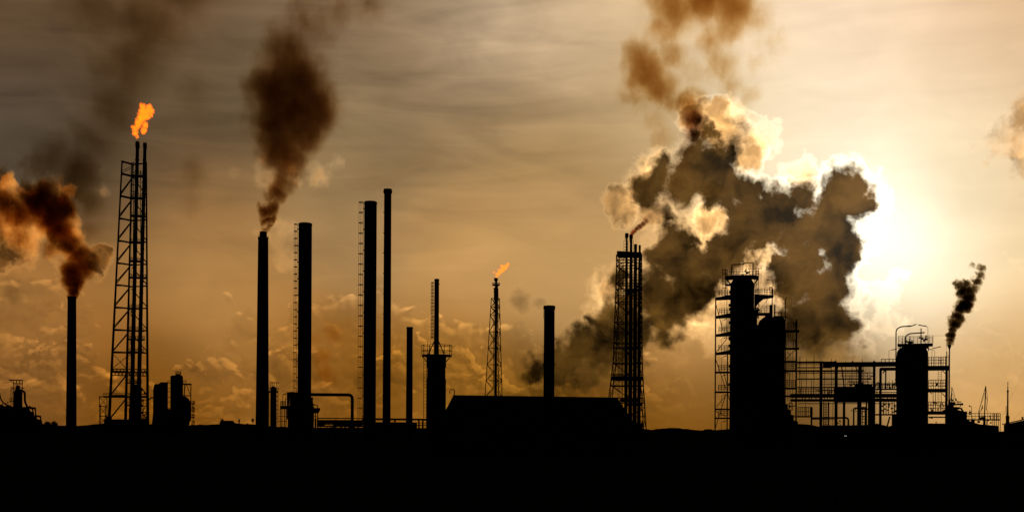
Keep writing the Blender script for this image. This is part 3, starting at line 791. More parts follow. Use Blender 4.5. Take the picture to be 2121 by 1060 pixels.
m = t.part('flare_tip', 'steel', po); m.lathe(1025.6, [(583, 2.4), (581, 3.9), (576, 4.1), (575.4, 3)], 14); m.done()
m = t.part('platform', 'steel'); m.lathe(1025.6, [(591.5, 7.6), (589.5, 7.8)], 10); m.rail(1018, 1033.4, 590, 4, 3.6, (-6, 6), .5)
for i in range(7): m.valve((1021 + random.random() * 10, -3, 586 + random.random() * 26), 1.3)
m.done()

# ================================================================ warehouse
t = T('warehouse', 'long low warehouse with a hipped roof across the middle', 'warehouse', 1100, 150, face=False)
g_ = t.ground
m = t.part('roof', 'roof'); 
rid = [t.pt((938, 90, 820.5)), t.pt((1279, 90, 823.5))]
ev = [t.pt((900, -20, 889)), t.pt((1328, -20, 889)), t.pt((1328, 200, 889)), t.pt((900, 200, 889))]
# a hip roof: the ridge sits back from the eaves
k = (t.D + 90 * t.s) / t.D
def backpt(px, row, y):      # keep the row seen for a point set back by y pixels
    kk = (t.D + y * t.s) / t.D
    return Vector((((px - CX) * kk - (t.bx - CX)) * t.s, y * t.s, CAMH + (t.hy - row) * t.s * kk))
rid = [backpt(938, 820.5, 60), backpt(1279, 823.5, 60)]
ev = [backpt(904, 886, -20), backpt(1322, 886, -20), backpt(1322, 886, 140), backpt(904, 886, 140)]
for e in ev: e.z = ev[0].z
v = [m.bm.verts.new(p) for p in rid + ev]
m._f((v[0], v[2], v[3], v[1])); m._f((v[1], v[3], v[4])); m._f((v[1], v[4], v[5], v[0])); m._f((v[0], v[5], v[2])); m._f((v[5], v[4], v[3], v[2]))
ro = m.done()
m = t.part('ridge_cap', 'roof', ro); a, b = rid
m.bm.free(); m.bm = bmesh.new(); m.cuts = []
for (p, q) in ((a, b),):
    d = .12; m.rings([[p + Vector((0, -d, -.05)), p + Vector((0, -d, d)), p + Vector((0, d, d)), p + Vector((0, d, -.05))], [q + Vector((0, -d, -.05)), q + Vector((0, -d, d)), q + Vector((0, d, d)), q + Vector((0, d, -.05))]], smooth=False)
m.done()
m = t.part('wall', 'concrete')
w0, w1 = ev[0], ev[2]; i_ = .35
m.rings([[Vector((w0.x + i_, w0.y + i_, z)), Vector((w1.x - i_, w0.y + i_, z)), Vector((w1.x - i_, w1.y - i_, z)), Vector((w0.x + i_, w1.y - i_, z))] for z in (0, w0.z - .004)], smooth=False)
m.done()
m = t.part('gooseneck_vent', 'steel'); m.bend([(938.5, 50, 832), (938.5, 50, 805.5), (929, 50, 805.5), (929, 50, 814)], .95, 3.6, 8); m.done()
m = t.part('roof_vent', 'steel')
for x in (1192, 1196): m.lathe(x, [(826, .9), (821.6, .9), (821.4, 1.5), (820.8, 1.2)], 8, 55)
m.done()
m = t.part('door', 'steel')
for x in (960, 1180): m.box(x, x + 60, 900, g_, -11.8, -11)
m.done()

# ================================================================ big flare tower with four risers
t = T('flare_tower', 'square lattice flare tower with four risers in front of the dark cloud', 'flare tower', 1301, 300)
g_ = t.ground
LXs = [(530, 1275), (560, 1275), (650, 1272.5), (750, 1269.5), (820, 1261.5), (890, 1252)]
RXs = [(530, 1327), (650, 1328), (745, 1329), (800, 1332), (888, 1338), (930, 1341)]
def interp(tb, q):
    for (a, x), (b, y) in zip(tb, tb[1:]):
        if q <= b: return x + (y - x) * (q - a) / (b - a)
    (a, x), (b, y) = tb[-2:]; return x + (y - x) * (q - a) / (b - a)
def dep(q): return interp([(530, 20), (745, 22), (930, 38)], q)
def CN(i, q):
    x0, x1, d = interp(LXs, q), interp(RXs, q), dep(q)
    return ((x0, -d, q), (x1, -d, q), (x1 - 5, d, q), (x0 + 6, d, q))[i]
QS = [530, 560, 650, 750, 800, 820, 888, g_]
for i in range(4):
    m = t.part('leg', 'steel')
    for a, b in zip(QS, QS[1:]): m.path([CN(i, a), CN(i, b)], 1.2 if i < 2 else 1.0, 6)
    m.done()
lv = [541, 553, 572, 589, 601, 609, 628, 647, 669, 689, 711, 721, 731, 753, 776, 799, 824, 834, 862, 882]
m = t.part('ring_frame', 'steel')
for q in lv:
    for i in range(4): m.path([CN(i, q), CN((i + 1) % 4, q)], 1.25 if q in (541, 553, 589, 601, 628, 669, 711, 753, 799) else .85, 4)
for q in (781, 786): 
    for i in range(4): m.path([CN(i, q), CN((i + 1) % 4, q)], 1.6, 4)
for x in (1290, 1281): m.path([(x, -18, 531), (x - 1, -20, 750), (x - 1, -30, 890)], .8, 4)
m.done()
m = t.part('lattice', 'steel')
L2 = [530, 553, 589, 628, 669, 711, 753, 799, 845, 890]
for a, b in zip(L2, L2[1:]):
    for i in (0, 1, 2, 3):
        j = (i + 1) % 4
        m.path([CN(i, a), CN(j, b)], .9, 4); m.path([CN(j, a), CN(i, b)], .9, 4)
    # left bay zig-zag
    x0 = CN(0, a); m.path([(1291, -19, a), CN(0, (a + b) / 2)], .45, 4); m.path([CN(0, (a + b) / 2), (1291, -19, b)], .45, 4)
m.done()
m = t.part('head_frame', 'steel'); m.prism([(1275.5, 523), (1279, 522.5), (1326, 525.5), (1327.5, 531), (1279, 531), (1276, 528)], -22, 22); m.rail(1290, 1299, 523, 24, 4.5, (3,), .45, 3); m.ladder(1308.5, 524, 496, 3, 4, 3, .4); m.done()
for x, tp, r_, rl in ((1296, 483, 2.0, 3.4), (1305, 486, 2.6, 4.1), (1314.3, 505.5, 3.1, 4.2), (1323, 507.5, 2.2, 3.6)):
    m = t.part('riser_pipe', 'steel'); m.lathe(x, [(g_, rl + .4), (800, rl), (560, rl * .85), (540, r_ + .3), (tp + 8, r_)], 16); po = m.done()
    m = t.part('flare_tip', 'steel', po)
    if tp < 500: m.lathe(x, [(tp + 10, r_), (tp + 8.5, 3.7), (tp + 1, 3.9), (tp, 3.2)], 14); m.bar((x - 3.6, -1, tp + 15), (x - 3, -1, tp + 6), .5, 5)
    else: m.lathe(x, [(tp + 12, r_ * .95), (tp + 10, r_ * 1.08), (tp + 1, r_ * 1.05), (tp, r_ * .7)], 14)
    m.done()
m = t.part('pipe_manifold', 'steel'); 
for i in range(24): m.valve((1294 + random.random() * 36, -20, 595 + random.choice((0, 10, 118, 126, 188, 240, 250, 260, 280)) + random.random() * 5), 2.0)
for q in (600, 718, 784): m.box(1293, 1326, q, q + 3, -14, 10)
m.box(1284, 1322, 826, 832, -20, 10); m.box(1296, 1330, 836, 840, -18, 10); m.box(1304, 1330, 875, g_, -18, 10)
m.bend([(1330, -16, 890), (1330, -16, 872), (1324, -16, 872), (1324, -16, 864)], 1.2, 3, 6)
m.done()
m = t.part('ladder', 'steel'); m.ladder(1285, 888, 540, 4, 4.6, -14, .45); m.done()
t.part('platform', 'steel').box(1272, 1329, 720, 722, -22, -10).done()
po = t.part('platform', 'steel').box(1266, 1331, 783, 787, -28, -10).done()
t.part('railing', 'steel', po).rail(1270, 1290, 783, 8, 4, (-26,), .45).done()
m = t.part('base_slab', 'concrete'); m.box(1240, 1344, 888, g_, -42, 42); m.done()

# ================================================================ big column
t = T('distillation_column', 'massive column with stacked railed landings on its left side and lifting davits on top', 'column', 1536, 235)
g_ = t.ground
m = t.part('shell', 'paint'); m.lathe(1535.8, [(g_, 25.5), (880, 25.2), (590, 24.8), (586, 24), (580, 20), (577, 16)], 40); m.lathe(1535.8, [(578, 20), (574.5, 20)], 24); m.done()
m = t.part('top_platform', 'steel'); m.prism([(1500.5, 573.6), (1513, 571.6), (1558, 571.6), (1570, 574), (1570, 577), (1500.5, 577)], -20, 20)
for a, b in ((1503, 1513), (1569, 1560)): m.path([(a, -10, 577), (b, -10, 590)], .9, 5); m.path([(a, 10, 577), (b, 10, 590)], .9, 5)
m.box(1501, 1514, 588.5, 591, -8, 8)
po = m.done()
m = t.part('railing', 'steel', po); m.rail(1504, 1570, 574, 13.6, 6.8, (-20, 20), .5, 2); m.done()
m = t.part('access_cage', 'steel')
for q in (558.5, 566, 576, 588, 596): m.bar((1494.2, -4, q), (1504, -4, q), .55, 4); m.bar((1494.2, 4, q), (1504, 4, q), .4, 4)
for x in (1494.4, 1501, 1504.2): m.bar((x, -4, 612), (x, -4, 557.5), .6 if x < 1500 else 1.0, 4)
m.ladder(1498, 612, 560, 3.4, 4, 0, .35); m.done()
m = t.part('davit', 'steel'); m.bend([(1513.6, 0, 573), (1513.6, 0, 547.6), (1539, 0, 547)], 1.2, 4, 8); m.bar((1514, 0, 557), (1522, 0, 549), .7, 5); m.bar((1536, 0, 547), (1536, 0, 562), .35, 4); m.valve((1538.5, 0, 546.8), 1.6); m.done()
m = t.part('davit', 'steel'); m.path([(1557.8, 0, 573), (1557.8, 0, 544.2)], 1.3, 6); m.path([(1558.4, 0, 544.2), (1541, 0, 545.2), (1534, 0, 540.8)], 1.0, 6); m.bar((1543.5, 0, 545), (1543.5, 0, 560), .35, 4); m.done()
m = t.part('top_valve', 'steel'); m.valve((1542, -4, 562.5), 2.4); m.valve((1546, -4, 566), 2.6); m.valve((1550, -4, 565), 1.8); m.bar((1543.6, -4, 572), (1543.6, -4, 556), 1, 6); m.bar((1526.8, -4, 572), (1526.8, -4, 563), .9, 6); m.lathe(1536, [(574, 9), (571, 7), (568.5, 3)], 12); m.valve((1521, -2, 571.4), 1.8); m.done()
# left landings
m = t.part('stair_column', 'steel')
for y in (-14, 14):
    m.bar((1480.8, y, g_), (1480.8, y, 617), 1.5, 4)
    m.bar((1506, y, g_), (1506, y, 730), 1.6, 4)
m.done()
LAND = (617, 655, 693, 731, 770, 811, 846.5, 865)
for i, q in enumerate(LAND):
    m = t.part('landing', 'steel')
    if i < 4: m.prism([(1480, q), (1511, q - 6), (1511, q + 2), (1480, q + 3)], -15, 15)
    else: m.box(1480, 1511, q - .8, q + 2.2, -15, 15)
    po = m.done()
    if q != 846.5:
        m = t.part('railing', 'steel', po); m.rail(1487.6, 1511, q - 2 - (2 if i < 4 else 0), 12, 5.6, (-15, 15), .5, 2); m.done()
    m = None
    if q not in (846.5, 617): lamp_arm(t, 1494, q + 34 if i < 4 else q + 30, q + 9, 10, -12, r=.4)
m = t.part('diagonal_brace', 'steel')
for a, b in (((1482, 730), (1506, 700)), ((1482, 745), (1503, 805)), ((1484, 842), (1503, 819)), ((1481, 888), (1502.6, 819)), ((1482, 632), (1496, 684)), ((1507, 815), (1513, 835)), ((1482, 851), (1503, 862)), ((1498, 770), (1506, 800))):
    m.bar((a[0], -14, a[1]), (b[0], -14, b[1]), .75, 5)
m.done()
m = t.part('side_nozzle', 'steel')
for q, w in ((632, 3), (668, 2.4), (640, 2.4), (605, 2), (702, 2), (716, 3), (758, 2), (796, 2.6), (700, 3)): m.lathe(1510.5, [(q + 3, w), (q - 3, w)], 8, -4)
m.bar((1504, -4, 700), (1504, -4, 612), .55, 5); m.bar((1498.5, -4, 650), (1498.5, -4, 622), .3, 4)
m.done()
# right hand platforms
m = t.part('right_platform', 'steel'); m.prism([(1561, 611), (1600, 613), (1600, 616.5), (1580, 619), (1572, 625), (1566, 632), (1561, 640)], -14, 14); m.box(1561, 1592, 649, 653, -14, 14); po = m.done()
m = t.part('railing', 'steel', po); m.rail(1563, 1577, 612, 12.5, 4.4, (-14, 14), .5, 2); m.rail(1581, 1599, 612, 13, 6, (-14, 14), .5, 2); m.rail(1576, 1592, 649, 13, 5, (-14,), .5, 2); m.done()
m = t.part('right_post', 'steel'); m.bar((1597.4, -10, 664), (1597.4, -10, 600), 1.5, 4); m.bend([(1596.6, -10, 606), (1596.6, -10, 596.5), (1592, -10, 596.5), (1592, -10, 603)], 1.0, 2.4, 6); m.box(1592, 1598, 633, 662, -12, -4)
m.path([(1575, -10, 638), (1592, -10, 617)], .5, 4); m.path([(1569, -10, 627), (1576, -10, 648)], .6, 4); m.bar((1586, -10, 617), (1586, -10, 640), .4, 4); m.done()
m = t.part('ladder', 'steel'); m.ladder(1567, 660, 560, 5, 3.8, -6, .7); m.ladder(1563, 620, 578, 3.4, 5, 4, .6)
for q in (590, 602): m.path([(1560, -6, q + 6), (1570, -6, q - 4)], .7, 4)
m.bar((1568, -6, 557.4), (1577, -6, 557.4), .9, 4); m.bar((1574.5, -6, 588), (1574.5, -6, 558), .4, 4); m.bar((1572, -6, 588), (1575, -6, 588), .5, 4); m.done()
lamp_arm(t, 1598.5, 600, 583.5, -14, -10, r=.35)
m = t.part('overhead_line', 'steel'); m.bend([(1561, -6, 640), (1568, -6, 638), (1569, -6, 660)], 1.6, 3, 8)
for i in range(6): m.valve((1565 + random.random() * 8, -8, 636 + random.random() * 14), 1.9)
m.done()

# ================================================================ second, shorter column with stair tower
t = T('distillation_column', 'shorter broad column with a stair tower on its right, beside the massive column', 'column', 1598, 240)
g_ = t.ground
m = t.part('shell', 'paint'); m.lathe(1592, [(g_, 24), (690, 23.5), (676, 23), (667, 19), (662, 12), (661, 4)], 32); m.lathe(1610, [(g_, 15), (665, 14.4), (659, 12.5), (655.5, 8)], 28, -10); m.lathe(1590, [(670, 8), (655, 7), (650, 4)], 16, -8)
m.box(1560, 1575, 690, g_, -10, 10); m.box(1560.5, 1567, 640, 692, -6, 6); m.lathe(1566, [(694, 6), (676, 5.4), (672, 3)], 14); m.done()
m = t.part('top_pipe', 'steel'); m.bar((1603.3, -10, 660), (1603.3, -10, 632), 1.6, 8); m.bend([(1601, -10, 648), (1617.5, -10, 648), (1617.5, -10, 658)], 1.0, 3, 8)
m.bend([(1571, -8, 680), (1572, -8, 668), (1578, -8, 662), (1588, -8, 656)], 2.4, 5, 8); m.done()
m = t.part('vent_pipe', 'steel'); m.path([(1625, -6, 720), (1625, -6, 622.5), (1627.8, -6, 616.5)], 1.1, 8); m.done()
lamp_arm(t, 1635.3, 676, 659, -16, -8, r=.45)
m = t.part('stair_tower', 'steel')
for y in (-12, 12):
    m.bar((1648.4, y, g_), (1648.4, y, 663), 2.0, 4)
    m.bar((1626, y, g_), (1626, y, 690), 1.3, 4)
for x in (1631, 1635.5, 1641): m.bar((x, -8, 830), (x, -8, 690), .55, 4)
m.path([(1627, -12, 744), (1646, -12, 725)], .9, 4); m.path([(1629, -12, 728), (1636, -12, 736)], .7, 4)
m.done()
for q in (686, 722, 749, 768, 804, 820):
    m = t.part('landing', 'steel'); m.box(1624, 1650 + (4 if q in (686, 722) else 0), q - 1.6, q + 1.8, -12, 12); po = m.done()
    if q != 749 and q != 820:
        m = t.part('railing', 'steel', po); m.rail(1628, 1646, q - 1.6, 16, 3.6, (-12, 12), .45, 3); m.done()
lamp_arm(t, 1634.5, 800, 774.5, -8, -8, r=.45)
m = t.part('foot_pipework', 'steel'); m.bend([(1634, -17, g_), (1634, -17, 834), (1640, -17, 834), (1640, -17, 850)], 1.2, 2.5, 6); m.bar((1628, -17, 840), (1650, -17, 840.5), .9, 6); m.valve((1644, -17, 862), 2); m.valve((1636, -17, 842), 1.8); m.prism([(1560, g_), (1560, 830), (1626, 828), (1626, 836), (1631, 836), (1632, 848), (1638, 848), (1638, 858), (1643, 859), (1644, 870), (1652, 872), (1656, g_)], -16, 14); m.done()

# ================================================================ pipe rack
t = T('pipe_rack', 'long steel pipe rack with stacked pipe runs linking the columns to the right vessel', 'pipe rack', 1745, 215)
g_ = t.ground
m = t.part('top_beam', 'steel'); m.box(1650, 1706, 747.8, 751.2, -10, 10); m.box(1703.5, 1856, 750, 759.2, -11, 11); m.box(1706, 1730, 748.2, 751, -9, 9)
m.valve((1730, -10, 748.8), 2.2); m.valve((1809, -10, 750), 2.4); m.valve((1765, -10, 749.5), 1.8); m.done()
for x, r_, tp in ((1699.8, 3.0, 751), (1731.5, 3.2, 758), (1748, 2.7, 800), (1780, 3.1, 758), (1809.6, 2.5, 758), (1822.6, 2.4, 763)):
    m = t.part('column', 'steel')
    for y in (-9, 9): m.box(x - r_, x + r_, tp, g_, y - 2, y + 2)
    m.done()
m = t.part('knee_brace', 'steel'); m.path([(1742.5, -9, 759), (1748, -9, 802)], 1.8, 4); m.path([(1771, -9, 759), (1779, -9, 775)], 1.3, 4); m.path([(1735, -9, 760), (1733, -9, 770)], 1.2, 4); m.done()
for r0, x0, x1, r_ in ((754, 1650, 1700, .9), (760.5, 1650, 1722, 1.3), (767.6, 1650, 1788, 2.0), (784.2, 1650, 1805, 1.4), (801.8, 1650, 1812, 1.5), (790, 1755, 1800, .9), (808, 1690, 1730, 1.0), (778, 1740, 1808, .7)):
    m = t.part('pipe', 'paint'); m.bar((x0, -4, r0), (x1, -4, r0 + .4), r_, 8); m.done()
m = t.part('deck', 'steel'); m.box(1636, 1858, 815, 823, -12, 12); m.box(1636, 1858, 826, 831, -12, 12)
x = 1660
while x < 1850: m.box(x, x + 1.2, 823, 826, -12, 12); x += 4.4 + random.random() * 6
m.box(1726, 1729, 823, 826, -11, 11); m.done()
m = t.part('air_cooler', 'rust'); m.box(1727, 1811, 800.4, 833, -10, 12)
for i in range(7): m.valve((1762 + i * 6, -8, 799 - random.random() * 5), 2.4)
m.box(1770, 1806, 796, 801, -6, 6); m.done()
m = t.part('cooler_support', 'steel'); m.box(1775, 1784, 833, g_, -3, 3); m.box(1797, 1812, 833, g_, -3, 3); m.box(1784, 1797, 845, 848, -2, 2); m.done()
m = t.part('hanger_rod', 'steel')
for x, a in ((1655.3, 738), (1669, 743), (1685, 736), (1698.8, 744), (1721.3, 743), (1706.8, 766), (1751, 748), (1764, 748), (1785.2, 744), (1788, 759), (1680, 785), (1659, 785), (1715, 800), (1773, 759), (1759.5, 776), (1795.5, 771), (1783.6, 760)):
    m.bar((x, -5, a), (x, -5, 817), .75 if a > 740 else .9, 4)
m.path([(1795, -5, 785), (1806, -5, 779), (1799, -5, 777)], 1.0, 4); m.bar((1759, -5, 785), (1803, -5, 786), .7, 4)
for i in range(9): m.valve((1705 + random.random() * 20, -5, 811 + random.random() * 3), 1.4)
m.bar((1653, -5, 812), (1660, -5, 803), .8, 4)
m.done()
m = t.part('lower_pipe', 'paint'); m.bend([(1682, -4, 865.5), (1757, -4, 864.5), (1757, -4, 888)], 2.0, 6, 10); m.bar((1680, -4, 868), (1730, -4, 868.5), .8, 6); m.done()
t.part('railing', 'steel').rail(1652, 1700, 815, 10, 5.5, (-9, 9), .5, 1).done()
t.part('railing', 'steel').rail(1704, 1727, 815, 12, 4.2, (-9,), .55, 2).done()
t.part('railing', 'steel').rail(1812, 1856, 806, 12, 5, (-8, 8), .5, 2).done()
t.part('railing', 'steel').rail(1755, 1812, 800, 9, 7, (-8,), .5, 1).done()
m = t.part('cable_tray', 'steel'); m.box(1652, 1812, 771.5, 773, -6, -3); m.box(1652, 1850, 834.5, 836, -6, -3); m.box(1700, 1855, 795, 796, 3, 6)
for x in range(1656, 1812, 9): m.box(x, x + .7, 767, 772, -6, -3)
m.done()
m = t.part('low_platform', 'steel'); m.box(1650, 1682, 861, 864, -10, 10); m.rail(1652, 1682, 861, 18, 4.3, (-10, 10), .65, 1); m.box(1678.5, 1682, 843, g_, -4, 4); m.bar((1668, -4, 832), (1668, -4, 862), .6, 4)
m.done()
m = t.part('drop_pipe', 'steel')
for x, a, r_ in ((1706, 832, 1.2), (1710.5, 832, .9), (1715.8, 832, 1.7), (1725, 832, .6), (1794, 832, 1.8), (1800, 832, 1.4), (1804, 832, 1.2), (1786, 846, .8), (1792, 842, 1.0)): m.bar((x, -4, g_), (x, -4, a), r_, 6)
m.bend([(1768, -4, g_), (1768, -4, 845), (1792, -4, 843), (1792, -4, g_)], 1.8, 3, 8); m.bar((1770, -4, 852), (1790, -4, 851), .8, 4)
q = 838
while q < 885: m.bar((1706, -4, q), (1716, -4, q), .7, 4); q += 5
for q in (852, 861, 867, 874, 880): m.bar((1784, -4, q), (1796, -4, q), 1.0, 4)
for x, q in ((1740, 872), (1736, 876), (1764, 850), (1772, 848), (1787, 863), (1785, 856)): m.valve((x, -4, q), 1.6)
m.path([(1738, -4, 868), (1742, -4, 884)], .6, 4)
m.done()
m = t.part('valve_station', 'steel')
m.box(1822, 1857, 761.5, 767.5, -8, 8); m.path([(1827, -6, 773), (1832, -6, 767)], 1.3, 5); m.bar((1833, -6, 806), (1833, -6, 767), 1.5, 6)
for q, w in ((806, 2.6), (812, 1.2), (817, 2.2), (826, 2.4), (831, 1.0), (858, 3.0)): m.box(1812, 1857, q - w / 2, q + w / 2, -8, 8)
m.bar((1840, -6, 806), (1840, -6, 790), .7, 5); m.bar((1847, -6, 806), (1847, -6, 788), .7, 5)
for i in range(26): m.valve((1824 + random.random() * 30, -7, random.choice((793, 800, 833, 838, 845, 850)) + random.random() * 5), 1.2 + random.random() * 1.4)
for x in (1829, 1834, 1839, 1846, 1851): m.bar((x, -7, 857), (x, -7, 832), .8, 5)
m.bend([(1812, -6, 801), (1816, -6, 792), (1819, -6, 792), (1819, -6, 806)], 1.0, 2, 6); m.bar((1815, -7, 830), (1815, -7, 805), .8, 5)
m.path([(1842, -6, 862), (1835, -6, 888)], 1.7, 5); m.box(1846, 1858, 859, g_, -6, 6)
m.done()
m = t.part('catwalk_railing', 'steel'); m.rail(1824, 1856, 750, 5.5, 8, (-10, 10), .5, 0); m.done()
lamp_arm(t, 1839.3, 750, 727, 16, -8, r=.45)
m = t.part('foot_clutter', 'rust'); m.prism([(1690, g_), (1692, 884), (1705, 880), (1760, 880), (1800, 879), (1815, 876), (1840, 882), (1846, 880), (1858, 884), (1858, g_)], -10, 10); m.done()

# ================================================================ right vessel
t = T('reactor_vessel', 'domed upright vessel with tall lamp arms over its railed top platform', 'vessel', 1889, 190)
g_ = t.ground
t.part('shell', 'paint').lathe(1889, [(g_, 33.5), (740, 33), (729, 32.4), (723, 29), (718, 22), (715, 12)], 40).done()
m = t.part('top_platform', 'steel'); m.box(1858, 1931, 712.2, 716.6, -20, 20)
for x in (1863, 1868, 1922): m.bar((x, -12, 728), (x, -12, 714), .9, 5)
m.path([(1858, -12, 722), (1868, -12, 717)], .7, 5); m.box(1909, 1922, 716, 722, -8, 8); po = m.done()
m = t.part('railing', 'steel', po); m.rail(1860, 1931, 712.2, 15.5, 7.8, (-20, 20), .5, 2); m.done()
m = t.part('overhead_pipe', 'steel'); m.bend([(1854.8, -4, 800), (1854.8, -4, 682), (1864, -4, 676), (1886, -4, 675)], 1.3, 9, 8); m.path([(1880, -4, 676), (1886, -4, 675.4), (1897, -4, 671.6)], 1.1, 6); m.done()
m = t.part('lamp_post', 'steel'); m.bend([(1920.7, -4, 712), (1920.7, -4, 678), (1914, -4, 675.5)], .5, 3, 6); po = m.done()
m = t.part('lamp_head', 'steel', po); m.path([(1918, -4, 676.4), (1900.5, -4, 673)], 1.1, 6); m.done()
m = t.part('relief_line', 'steel'); m.bend([(1873.8, -6, 713), (1873.8, -6, 697), (1882, -6, 691), (1912, -6, 689.4)], 1.4, 7, 8); m.bar((1906.6, -6, 712), (1906.6, -6, 680.5), 1.2, 8); m.valve((1912.6, -6, 689.5), 1.7); m.bar((1901, -6, 683), (1903, -6, 683), .5, 4); m.done()
m = t.part('top_valve', 'steel')
for x, q, r_ in ((1883.5, 703, 2), (1884, 698, 1.4), (1883, 709, 4), (1888, 709, 3), (1904, 700, 2.4), (1909, 702, 3), (1917, 703, 3), (1917.5, 698, 2), (1913, 706, 2.6), (1868, 709, 2), (1868.5, 703, 1), (1877, 708, 2.6)): m.valve((x, -6, q), r_)
m.done()
for q, h in ((758, 18), (805, 18), (851, 19)):
    m = t.part('side_platform', 'steel'); m.box(1920, 1966 if q < 800 else 1958, q, q + (9 if q < 800 else 7), -14, 14)
    if q < 850: m.path([(1950, -12, q + 9), (1957, -12, q + 17)], 1.1, 4); m.path([(1926, -12, q + 8), (1930, -12, q + 10)], 1.0, 4)
    po = m.done()
    m = t.part('railing', 'steel', po); m.rail(1923, 1957, q, h, 4.8, (-14, 14), .5, 2); m.done()
m = t.part('side_post', 'steel')
for y in (-12, 12): m.box(1957, 1961.6, 758, g_, y - 1.5, y + 1.5)
m.bar((1959.3, -12, 760), (1959.3, -12, 729.5), 1.1, 6); m.bar((1956, -12, 739), (1963, -12, 741), .6, 4); m.bar((1957.5, -12, 757), (1957.5, -12, 740), .6, 4); m.done()
m = t.part('ladder', 'steel'); m.ladder(1945.5, 852, 740, 7, 4.2, -10, .55); m.path([(1943, -10, 746), (1949, -10, 752)], .6, 4)
for x in (1929, 1934.5): m.bar((x, -10, 758), (x, -10, 727), .45, 4)
for x in (1932, 1937): m.bar((x, -10, 850), (x, -10, 812), .8, 4)
m.done()
lamp_arm(t, 1934.5, 758, 726.5, -12, -10, r=.4)
m = t.part('lamp_head', 'steel'); m.path([(1929.5, -10, 722.8), (1947.5, -10, 719)], .9, 6); m.done()
m = t.part('cable_frame', 'steel'); m.path([(1931, -12, 696.6), (1958.6, -12, 696.6)], .3, 4); m.path([(1958.6, -12, 696.6), (1958.6, -12, 730)], .3, 4); m.done()
m = t.part('side_valves', 'steel')
for i in range(26): m.valve((1925 + random.random() * 32, -10, random.choice((833, 840, 846, 795, 862, 870, 876)) + random.random() * 5), 1.2 + random.random() * 1.2)
for i in range(8): m.valve((1855 + random.random() * 3, -10, 775 + random.random() * 30), 2)
m.box(1923, 1960, 862, 864.5, -8, 8); m.box(1921, 1962, 876, g_, -12, 12); m.done()

t = T('flare_stack', 'thin flare pipe with a flared tip and black smoke beside the domed vessel', 'flare stack', 1965.6, 185)
m = t.part('riser_pipe', 'steel'); m.lathe(1965.6, [(t.ground, 3), (835, 2.4), (825, 1.6), (722, 1.4)], 14); m.bar((1963, 0, 830), (1963.6, 0, 735), .4, 4); po = m.done()
m = t.part('flare_tip', 'steel', po); m.lathe(1965.6, [(723, 1.5), (720, 2.6), (716, 3.8), (713.4, 3.7), (713.4, 2.6)], 16); m.lathe(1965.6, [(717, 4.3), (715.6, 4.3)], 12); m.done()

t = T('pump_station', 'low pumps, pipe bends and a railed walkway at the right of the domed vessel', 'pump station', 2015, 195)
g_ = t.ground
m = t.part('pump_block', 'rust'); m.prism([(1962, g_), (1962, 838), (1967, 838), (1967, 832), (1975, 832), (1975, 842), (1983, 842), (1983, 848), (1990, 850), (1996, 850), (1996, 853), (2003, 853), (2003, 868), (2012, 873), (2030, 878), (2068, 881), (2072, g_)], -12, 14); m.done()
m = t.part('pipe_bend', 'paint'); m.bend([(1981, -14, 846), (1988, -14, 843.5), (1994, -14, 850), (1995, -14, 872)], 1.8, 6, 10); m.bar((1975, -14, 838), (1995, -14, 836), 1.8, 8); m.bar((1980, -14, 831.5), (1991, -14, 832), 1.1, 8)
for x, q, r_ in ((1970, 827, 1.8), (1979, 826, 1.6), (1984, 836, 2), (1989, 840, 1.6), (1992, 846, 1.6), (1980, 828, 2), (1972, 829, 2.6), (1976, 834, 3), (1968, 840, 3), (1985, 846, 2.4), (1993, 838, 1.8)): m.valve((x, -14, q), r_)
m.done()
m = t.part('walkway', 'steel'); m.box(1994, 2071, 867.4, 870, -10, 10); po = m.done()
m = t.part('railing', 'steel', po); m.rail(1994, 2071, 867.4, 12, 6.4, (-10, 10), .55, 1); m.box(1996, 2003, 851.5, 867, -8, -4); m.done()
m = t.part('walkway_leg', 'steel')
for x in (2056, 2059.5, 2063, 2067, 2071): m.bar((x, -8, g_), (x, -8, 856), .7, 5)
for x in (2000, 2012, 2038, 2044): m.bar((x, -8, g_), (x, -8, 869), 1.2, 5)
m.done()
m = t.part('pump', 'steel')
for x, q, r_ in ((2009, 853, 2.4), (2009, 857, 2), (2050, 862, 2), (2051, 866, 1.6), (2035, 865, 3.4), (2039, 862, 2.6), (2030, 866, 3), (2046, 870, 2), (2015, 872, 4), (2027, 873, 3), (2052, 875, 2)): m.valve((x, -6, q), r_)
m.done()
lamp_arm(t, 2012.4, 867, 842.5, -6, -8, r=.6)

